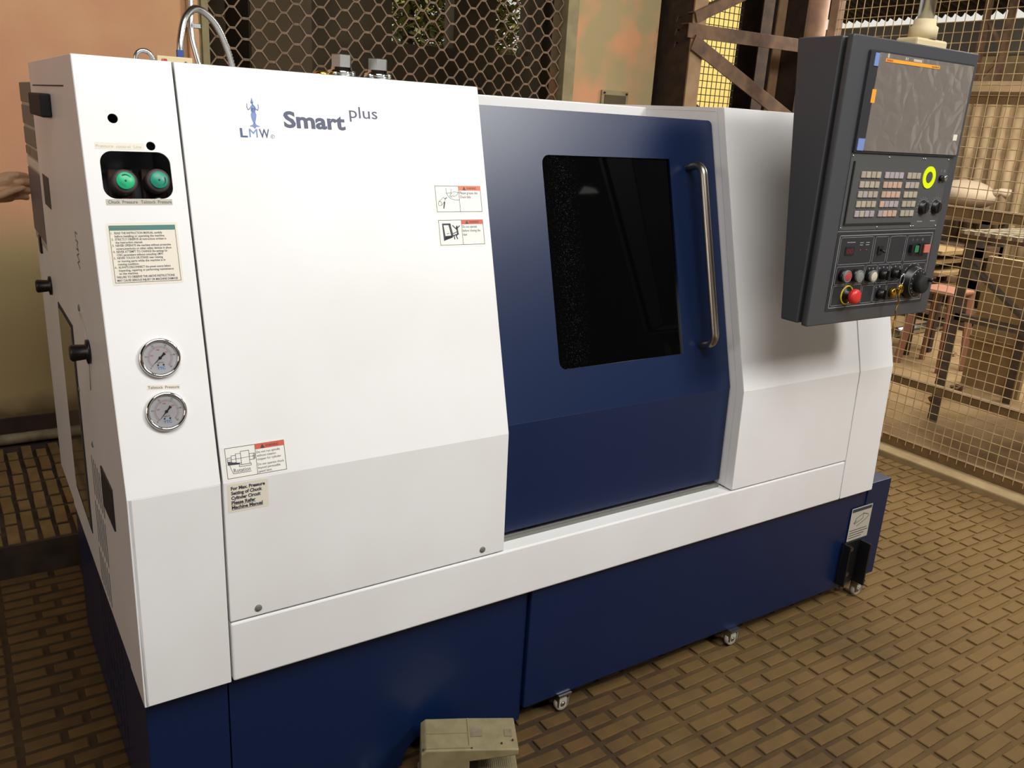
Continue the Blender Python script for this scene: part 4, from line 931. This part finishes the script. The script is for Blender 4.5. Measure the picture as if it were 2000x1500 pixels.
# lower operator panel
op = plate('operator_panel', [rrect(.066, .036, .503, .2435, .002)], FC, 0, .0012, 'panel_black', co)
ln = MB(); N0 = .0013
ln.line(FC, (.066, .2465), (.504, .2465), .0012, .0004); boxline(ln, FC, .077, .045, .495, .2355, .0018, N0)
def cell(u0, v0, u1, v1):
    pts_ = rrect(u0, v0, u1, v1, .004, 3)
    for i in range(len(pts_)): ln.line(FC, pts_[i], pts_[(i+1) % len(pts_)], .0009, N0)
for c_ in ((.0835, .160, .222, .2305), (.2305, .159, .2885, .2295), (.297, .158, .369, .229), (.3765, .157, .4905, .2285), (.0845, .107, .203, .154), (.2095, .104, .259, .153), (.264, .103, .3155, .153), (.3205, .103, .3705, .1525), (.3775, .0495, .488, .151),
           (.083, .0505, .204, .103), (.2105, .050, .260, .098), (.265, .050, .317, .097), (.322, .050, .3715, .097)): cell(*c_)
for k, (u, v, w_) in enumerate(((.111, .216, .032), (.166, .214, .013), (.166, .208, .013), (.192, .214, .013), (.192, .208, .012), (.140, .2288, .015), (.247, .2278, .028), (.318, .2278, .034), (.425, .2268, .020))):
    scribble(ln, FC, u, v, .0045, N0, w_, k)
for (u, v) in ((.403, .214), (.424, .214), (.447, .214)): text(ln, 'IIO'[int((u-.40)/.02)], FC, u, v, .009, N0)
for (u, v) in ((.226, .144), (.243, .144), (.272, .143), (.290, .145), (.307, .143), (.326, .143), (.345, .145), (.365, .143), (.273, .090), (.288, .092)):
    ln.lathe([(.0022, N0), (.0022, N0+.0003), (.0014, N0+.0003)], FC, u, v, 0, 8)
ln.build('panel_lines', 'line_grey', op)
dp = MB().box((.107, .184, .0012), (.143, .206, .003), FC).build('digit_display', 'inner_dark', op)
sg = MB(); text(sg, '00', FC, .112, .1885, .018, .0031, width=.026, bold=-.0002); sg.build('digits', 'led_red', dp)
for u in (.170, .196): MB().lathe([(.002, .0012), (.002, .0025), (0, .003)], FC, u, .196, 0, 8).build('lamp', 'red_print', op)
MB().box((.247, .182, .0012), (.268, .204, .005), FC).build('toggle_switch', 'black_plastic', op, bevel=.001)
MB().tube([FC(.257, .195, .004), FC(.259, .190, .017)], [.0028, .0036], 10).build('toggle_lever', 'black_plastic', op)
MB().box((.391, .182, .0012), (.420, .204, .012), FC).build('power_switch', 'black_plastic', op, bevel=.001); MB().box((.402, .1835, .012), (.4195, .2025, .0145), FC).build('rocker', 'rocker_green', op, bevel=.001)
MB().box((.428, .180, .0012), (.472, .206, .012), FC).build('power_switch', 'black_plastic', op, bevel=.001); MB().box((.444, .1815, .012), (.4715, .2045, .016), FC).build('rocker', 'rocker_pink', op, bevel=.001)
for (u, v, mt) in ((.112, .131, 'red_print'), (.165, .129, 'grey_button'), (.226, .126, 'white_button')):
    bt = MB().lathe([(.0165, .0012), (.0165, .019), (.0155, .0205), (.0125, .0205), (.0125, .0195)], FC, u, v, 0, 28).build('push_button', 'cabinet_grey' if mt != 'x' else mt, op)
    MB().lathe([(.0125, .0185), (.0125, .0205), (.011, .0212), (0, .0212)], FC, u, v, 0, 24).build('button_face', mt, bt)
    MB().lathe([(.0168, .0012), (.0168, .015)], FC, u, v, 0, 28).build('button_barrel', 'black_plastic', bt)
for (u, v) in ((.287, .126), (.342, .127), (.291, .072)):
    kn = MB().lathe([(.0145, .0012), (.0145, .010), (.012, .013), (.0115, .018), (0, .018)], FC, u, v, 0, 22).build('selector_knob', 'black_plastic', op)
    MB().box((u-.0035, v-.013, .016), (u+.0035, v+.013, .026), FC).build('grip', 'black_plastic', kn, bevel=.0015)
es = MB().lathe([(.026, .0012), (.026, .0035), (.0225, .004), (.0225, .0025)], FC, .145, .077, 0, 36).build('emergency_stop', 'yellow', op)
MB().lathe([(.0225, .0012), (.0225, .003), (.012, .003), (.012, .020)], FC, .145, .077, 0, 28).build('stem', 'black_plastic', es)
MB().lathe([(.012, .018), (.018, .019), (.0205, .024), (.0205, .030), (.018, .0345), (.010, .037), (0, .0375)], FC, .145, .077, 0, 32).build('mushroom', 'red_button', es, label='red mushroom push button')
hwz = MB().lathe([(.047, .0012), (.047, .006), (.044, .008), (.041, .022), (.038, .024), (0, .024)], FC, .433, .098, 0, 44).build('hand_wheel', 'black_plastic', op)
MB().lathe([(.026, .024), (.025, .040), (.022, .043), (0, .043)], FC, .436, .096, 0, 32).build('wheel_hub', 'rubber', hwz)
MB().lathe([(.006, .024), (.0055, .052), (.004, .054), (0, .054)], FC, .452, .110, 0, 14).build('crank_knob', 'black_plastic', hwz)
mk = MB()
for k in range(22):
    a = math.radians(70 + k*11); mk.line(FC, (.433+.0405*math.cos(a), .098+.0405*math.sin(a)), (.433+.0405*math.cos(math.radians(70+(k+1)*11)), .098+.0405*math.sin(math.radians(70+(k+1)*11))), .0009, .0222)
for k in range(10):
    a = math.radians(60 + k*24); mk.lathe([(.0018, .024), (.0018, .0245), (0, .0245)], FC, .433+.034*math.cos(a), .098+.034*math.sin(a), 0, 8)
for k in range(6):
    a = math.radians(40 + k*22); mk.line(FC, (.433+.052*math.cos(a), .098+.052*math.sin(a)), (.433+.052*math.cos(a+.2), .098+.052*math.sin(a+.2)), .0014, .0014)
mk.build('wheel_marks', 'line_grey', hwz)
MB().lathe([(.014, .0012), (.014, .012), (.0125, .014), (0, .014)], FC, .346, .072, 0, 22).build('mode_lock', 'brass', op)
# hanging pipe
MB().prism_x([(-.155, 1.846), (-.155, 1.874), (-.09, 1.874), (-.09, 1.846)], 1.948, 2.086).build('pipe_block', 'enclosure_beige', co, bevel=.006)
MB().lathe([(.036, 0), (.036, .03), (.028, .036), (.028, .05)], Frame((2.018, -.12, 1.874), (1, 0, 0), (0, 1, 0)), 0, 0, 0, 26).build('pipe_collar', 'enclosure_beige', co)
MB().tube([(2.018, -.12, 1.92), (2.018, -.12, 4.55)], .021, 22).build('hanger_pipe', 'zinc', co)
MB().lathe([(.03, 0), (.03, .025)], Frame((2.018, -.12, 1.985), (1, 0, 0), (0, 1, 0)), 0, 0, 0, 22).build('pipe_clamp', 'zinc', co)
# keys hanging in the lock
ky = thing('key_bunch', 'brass key with twisted chain hanging from the console lock', 'keys', FC(.342, .10, .03))
MB().tube([FC(.343, .127, .024), FC(.343, .127, .034)], .004, 10).build('key_stem', 'zinc', ky)
rgp = []
for k in range(17): a = 2*math.pi*k/16; rgp.append(FC(.337+.009*math.cos(a), .114+.014*math.sin(a), .033))
MB().tube(rgp, .0012, 8, False).build('ring', 'zinc', ky)
MB().lathe([(.014, .032), (.014, .034), (0, .034)], FC, .338, .088, 0, 20).build('tag', 'brass', ky)
chn = [FC(.333 + .002*math.sin(k*1.3), .100-.0085*k, .036 + .001*math.cos(k*1.3)) for k in range(17)]
MB().tube(chn, [.0026 if k % 2 else .0018 for k in range(17)], 8).build('chain', 'brass', ky)
# ================================================================== foot pedal
P0 = Vector((.578, -.104, 0)); ud = Vector((.207, -.104, 0)).normalized(); vd = Vector((-ud.y, ud.x, 0))
FP = Frame(P0, ud, vd); PL, PW = .236, .115
fpd = thing('foot_pedal', 'beige hooded foot switch on the floor at the bottom edge', 'foot switch', FP(PL/2, PW/2, 0))
MB().box((-.004, -.003, 0), (PL+.012, PW+.004, .028), FP).build('base_plate', 'pedal_beige', fpd, bevel=.004)
hdp = MB().add([FP(u, v, n) for v in (0, PW) for u, n in ((0, .028), (.118, .028), (.118, .125), (PL, .140), (PL, .157), (.118, .160), (.012, .160), (0, .150))],
               [list(range(8))[::-1], list(range(8, 16))] + [(i, (i+1) % 8, 8+(i+1) % 8, 8+i) for i in range(8)]).build('hood', 'pedal_beige', fpd, bevel=.003)
MB().box((.015, PW*.50, .160), (.118, PW*.53, .1625), FP).box((.012, .006, .160), (.118, .012, .1625), FP).box((.116, .006, .160), (.120, PW-.004, .162), FP).build('hood_ribs', 'pedal_beige', hdp)
MB().box((.118, .012, .028), (.140, PW-.012, .118), FP).build('inner_body', 'black_plastic', fpd)
trd = MB().add([FP(u, v, n) for v in (.008, PW-.008) for u, n in ((.135, .05), (PL+.006, .058), (PL+.006, .070), (.135, .075))], [(3, 2, 1, 0), (4, 5, 6, 7), (0, 1, 5, 4), (1, 2, 6, 5), (2, 3, 7, 6), (3, 0, 4, 7)]).build('treadle', 'pedal_beige', fpd, bevel=.002)
for k in range(16):
    u = .150+.0052*k; MB().bar(FP(u, .010, .0745-.0045*k/16), FP(u, PW-.010, .0745-.0045*k/16), .002, .002).build('tread_rib', 'pedal_beige', trd)
MB().lathe([(.010, .068), (.010, .0725), (.006, .0725), (.006, .070), (0, .070)], FP, PL-.010, .022, 0, 18).build('screw_boss', 'pedal_beige', fpd)
MB().box((.120, .045, .1605), (.150, PW-.03, .1612), FP).build('sticker', 'pipe_grey', hdp); MB().box((PL-.030, .045, .1585), (PL-.012, PW-.045, .1592), FP).build('sticker', 'pipe_grey', hdp)
for (u, v) in ((.006, .006), (.122, .006), (PL-.04, .02), (PL-.012, .03)): MB().lathe([(.0025, .159), (.0025, .1615), (0, .162)], FP, u, v, 0, 8).build('screw', 'steel_dark', hdp)
cbz = fpd
MB().tube([FP(-.005, .03, .03), FP(-.03, .035, .012), (.515, -.05, .008), (.505, -.01, .008), (.53, .03, .008), (.60, .07, .008), (.66, .12, .01)], .006, 10).build('cable', 'zinc', cbz)
MB().tube([FP(.06, PW+.002, .05), FP(.075, PW+.03, .055), (.69, .06, .055), (.72, .10, .07)], .006, 10).build('cable', 'zinc', cbz)
MB().lathe([(.009, 0), (.009, .02), (.0065, .022)], Frame(FP(-.018, .032, .026), vd, (0, 0, 1)), 0, 0, 0, 12).build('cable_gland', 'brass', cbz)
# pipe along the foot of the back wall
wpz = thing('floor_pipe', 'dusty grey pipe lying along the foot of the back wall', 'pipe', (-.5, 2.48, .12))
MB().tube([(-2.5, 2.485, .147), (-1, 2.482, .146), (0, 2.486, .147), (.36, 2.484, .146)], .024, 14).build('tube', 'pipe_grey', wpz)
MB().lathe([(.029, 0), (.029, .04)], Frame((.33, 2.484, .147), (0, 1, 0), (0, 0, 1)), 0, 0, 0, 16).build('coupling', 'pipe_grey', wpz)
# conduit strip and small switch plate on the pier
sp = thing('wall_plate', 'small framed grey plate low on the plastered pier', 'plate', (3.15, WY-.02, 1.66))
MB().box((3.05, WY-.014, 1.66), (3.25, WY, 1.80)).build('frame', 'frame_olive', sp, bevel=.002); MB().box((3.07, WY-.018, 1.675), (3.23, WY-.014, 1.775)).build('plate', 'panel_brown', sp)
for x in (3.066, 3.234): MB().lathe([(.006, 0), (.006, .008), (0, .008)], Frame((x, WY-.014, 1.785), (1, 0, 0), (0, 0, 1)), 0, 0, 0, 8).build('screw', 'steel_dark', sp)
wc = thing('wall_conduit', 'pale conduit strip running down the left jamb of the window', 'conduit', (.765, WY-.04, 1.2))
MB().box((.742, WY-.05, .3), (.785, WY-.021, 3.0)).build('strip', 'plaster', wc, bevel=.006)
for z in (1.5, 1.90, 2.4): MB().box((.735, WY-.054, z), (.792, WY-.021, z+.02)).build('clip', 'zinc', wc, bevel=.002)
# ================================================================== person at the left, hand on the rear cabinet
pe = thing('person', 'person standing outside the picture with one hand gripping the rear cabinet edge', 'person', (-.75, 1.76, .12))
def remesh(mb, name, mt, vox, parent, smooth=6):
    me = bpy.data.meshes.new(name); me.from_pydata([tuple(Vector(v)) for v in mb.v], [], mb.f); me.update()
    bm = bmesh.new(); bm.from_mesh(me); bmesh.ops.recalc_face_normals(bm, faces=bm.faces); bm.to_mesh(me); bm.free()
    o = bpy.data.objects.new('tmp', me); C.objects.link(o)
    r = o.modifiers.new('r', 'REMESH'); r.mode = 'VOXEL'; r.voxel_size = vox; r.use_smooth_shade = True
    s_ = o.modifiers.new('s', 'SMOOTH'); s_.factor = .5; s_.iterations = smooth
    dg = bpy.context.evaluated_depsgraph_get(); m2 = bpy.data.meshes.new_from_object(o.evaluated_get(dg)); bpy.data.objects.remove(o)
    m2.transform(Matrix.Translation(-root_loc(parent))); m2.materials.clear(); m2.materials.append(M[mt])
    ob = bpy.data.objects.new(name, m2); return link(ob, parent)
def cap(mb, pts, rs, n=12):
    """tapered round-ended limb"""
    P = [Vector(p) for p in pts]; d0 = (P[0]-P[1]).normalized(); d1 = (P[-1]-P[-2]).normalized(); Q = []; Rr = []
    for t in (.98, .8, .45): Q.append(P[0] + d0*rs[0]*t); Rr.append(rs[0]*math.sqrt(1-t*t))
    for p, r in zip(P, rs): Q.append(p); Rr.append(r)
    for t in (.45, .8, .98): Q.append(P[-1] + d1*rs[-1]*t); Rr.append(rs[-1]*math.sqrt(1-t*t))
    mb.tube(Q, Rr, n)
def ball(mb, c, rx, ry, rz):
    vs = []; n, k_ = 10, 14
    for i in range(n+1):
        for k in range(k_): t = math.pi*i/n; a = 2*math.pi*k/k_; vs.append((c[0]+rx*math.sin(t)*math.cos(a)+1e-5*i, c[1]+ry*math.sin(t)*math.sin(a), c[2]+rz*math.cos(t)))
    mb.add(vs, [(i*k_+k, i*k_+(k+1) % k_, (i+1)*k_+(k+1) % k_, (i+1)*k_+k) for i in range(n) for k in range(k_)], True)
bx, by = -.75, 1.76
hand = MB()
wr = Vector((-.145, 1.43, 1.318))
# forearm, palm, fingers hooked behind the cabinet edge, thumb on the near side
cap(hand, [(-.42, 1.60, 1.24), (-.28, 1.50, 1.285), wr, (-.11, 1.43, 1.322)], [.044, .040, .028, .027], 16)
cap(hand, [(-.12, 1.43, 1.335), (-.055, 1.425, 1.347)], [.026, .022]); cap(hand, [(-.12, 1.43, 1.315), (-.05, 1.428, 1.325)], [.027, .022]); cap(hand, [(-.12, 1.432, 1.30), (-.055, 1.43, 1.300)], [.024, .019])
for k, (z, l) in enumerate(((1.360, .9), (1.338, 1.), (1.316, .95), (1.297, .8))):
    a = Vector((-.058+.006*(k == 1), 1.425, z)); b2 = a + Vector((.038*l, -.012, .004)); c_ = b2 + Vector((.022*l, .012, -.004)); d_ = c_ + Vector((.004, .022*l, -.004))
    cap(hand, [a, b2, c_, d_], [.0115, .0105, .0095, .008], 10)
cap(hand, [(-.105, 1.415, 1.300), (-.075, 1.398, 1.306), (-.040, 1.388, 1.322), (-.018, 1.383, 1.328)], [.015, .013, .0115, .009], 10)
remesh(hand, 'hand_and_forearm', 'skin', .0035, pe, 4)
bd_ = MB()
cap(bd_, [(bx, by, 1.42), (bx, by, 1.56)], [.055, .055], 14); ball(bd_, (bx+.01, by, 1.655), .085, .075, .115)
ball(bd_, (bx+.09, by-.005, 1.645), .018, .014, .022)
for sg in (-1, 1): ball(bd_, (bx+.005, by+sg*.075, 1.65), .016, .012, .028)
for sg in (-1, 1): ball(bd_, (bx+.078, by+sg*.03, 1.665), .012, .014, .008)
ball(bd_, (bx+.078, by, 1.60), .014, .024, .007)
cap(bd_, [(bx-.02, by+.22, 1.40), (bx-.02, by+.26, 1.12), (bx+.04, by+.25, .88)], [.05, .042, .03], 12); cap(bd_, [(bx+.04, by+.25, .86), (bx+.06, by+.25, .76)], [.032, .022], 10)
for k in range(4): cap(bd_, [(bx+.035+.018*k, by+.25, .78), (bx+.04+.018*k, by+.245, .70+.006*abs(k-1.5))], [.010, .008], 8)
cap(bd_, [(bx+.02, by+.235, .83), (bx+.05, by+.215, .76)], [.012, .009], 8)
bd_.v = [(x, y, z+.12) for x, y, z in bd_.v]; remesh(bd_, 'body', 'skin', .009, pe, 3)
shm = MB()
cap(shm, [(bx, by, .95), (bx, by, 1.15), (bx, by, 1.36)], [.155, .15, .17], 18); cap(shm, [(bx, by-.16, 1.40), (bx, by+.16, 1.40)], [.075, .075], 14); cap(shm, [(bx, by, 1.42), (bx, by, 1.50)], [.10, .066], 14)
cap(shm, [(bx, by-.19, 1.40), (bx+.14, by-.24, 1.20), (bx+.34, by-.17, 1.125)], [.07, .058, .052], 14); cap(shm, [(bx, by+.20, 1.40), (bx-.01, by+.25, 1.16)], [.07, .06], 14)
shm.v = [(x, y, z+.12) for x, y, z in shm.v]; remesh(shm, 'shirt', 'shirt', .012, pe, 4)
trm = MB(); cap(trm, [(bx, by-.07, .93), (bx, by+.07, .93)], [.14, .14], 16)
for sg in (-1, 1): cap(trm, [(bx, by+sg*.09, .88), (bx+.01, by+sg*.10, .50), (bx-.01, by+sg*.10, .12)], [.105, .075, .062], 14)
trm.v = [(x, y, z+.12) for x, y, z in trm.v]; remesh(trm, 'trousers', 'trousers', .012, pe, 4)
for sg in (-1, 1):
    sh_ = MB(); cap(sh_, [(bx-.05, by+sg*.10, .045), (bx+.13, by+sg*.11, .038)], [.046, .040], 12); sh_.v = [(x, y, z+.12) for x, y, z in sh_.v]; ob = remesh(sh_, 'shoe', 'rubber', .01, pe, 3)
hr = MB(); ball(hr, (bx-.008, by, 1.69), .090, .084, .095); hr.v = [(x, y, z+.12) for x, y, z in hr.v]; remesh(hr, 'hair', 'hair', .01, pe, 2)
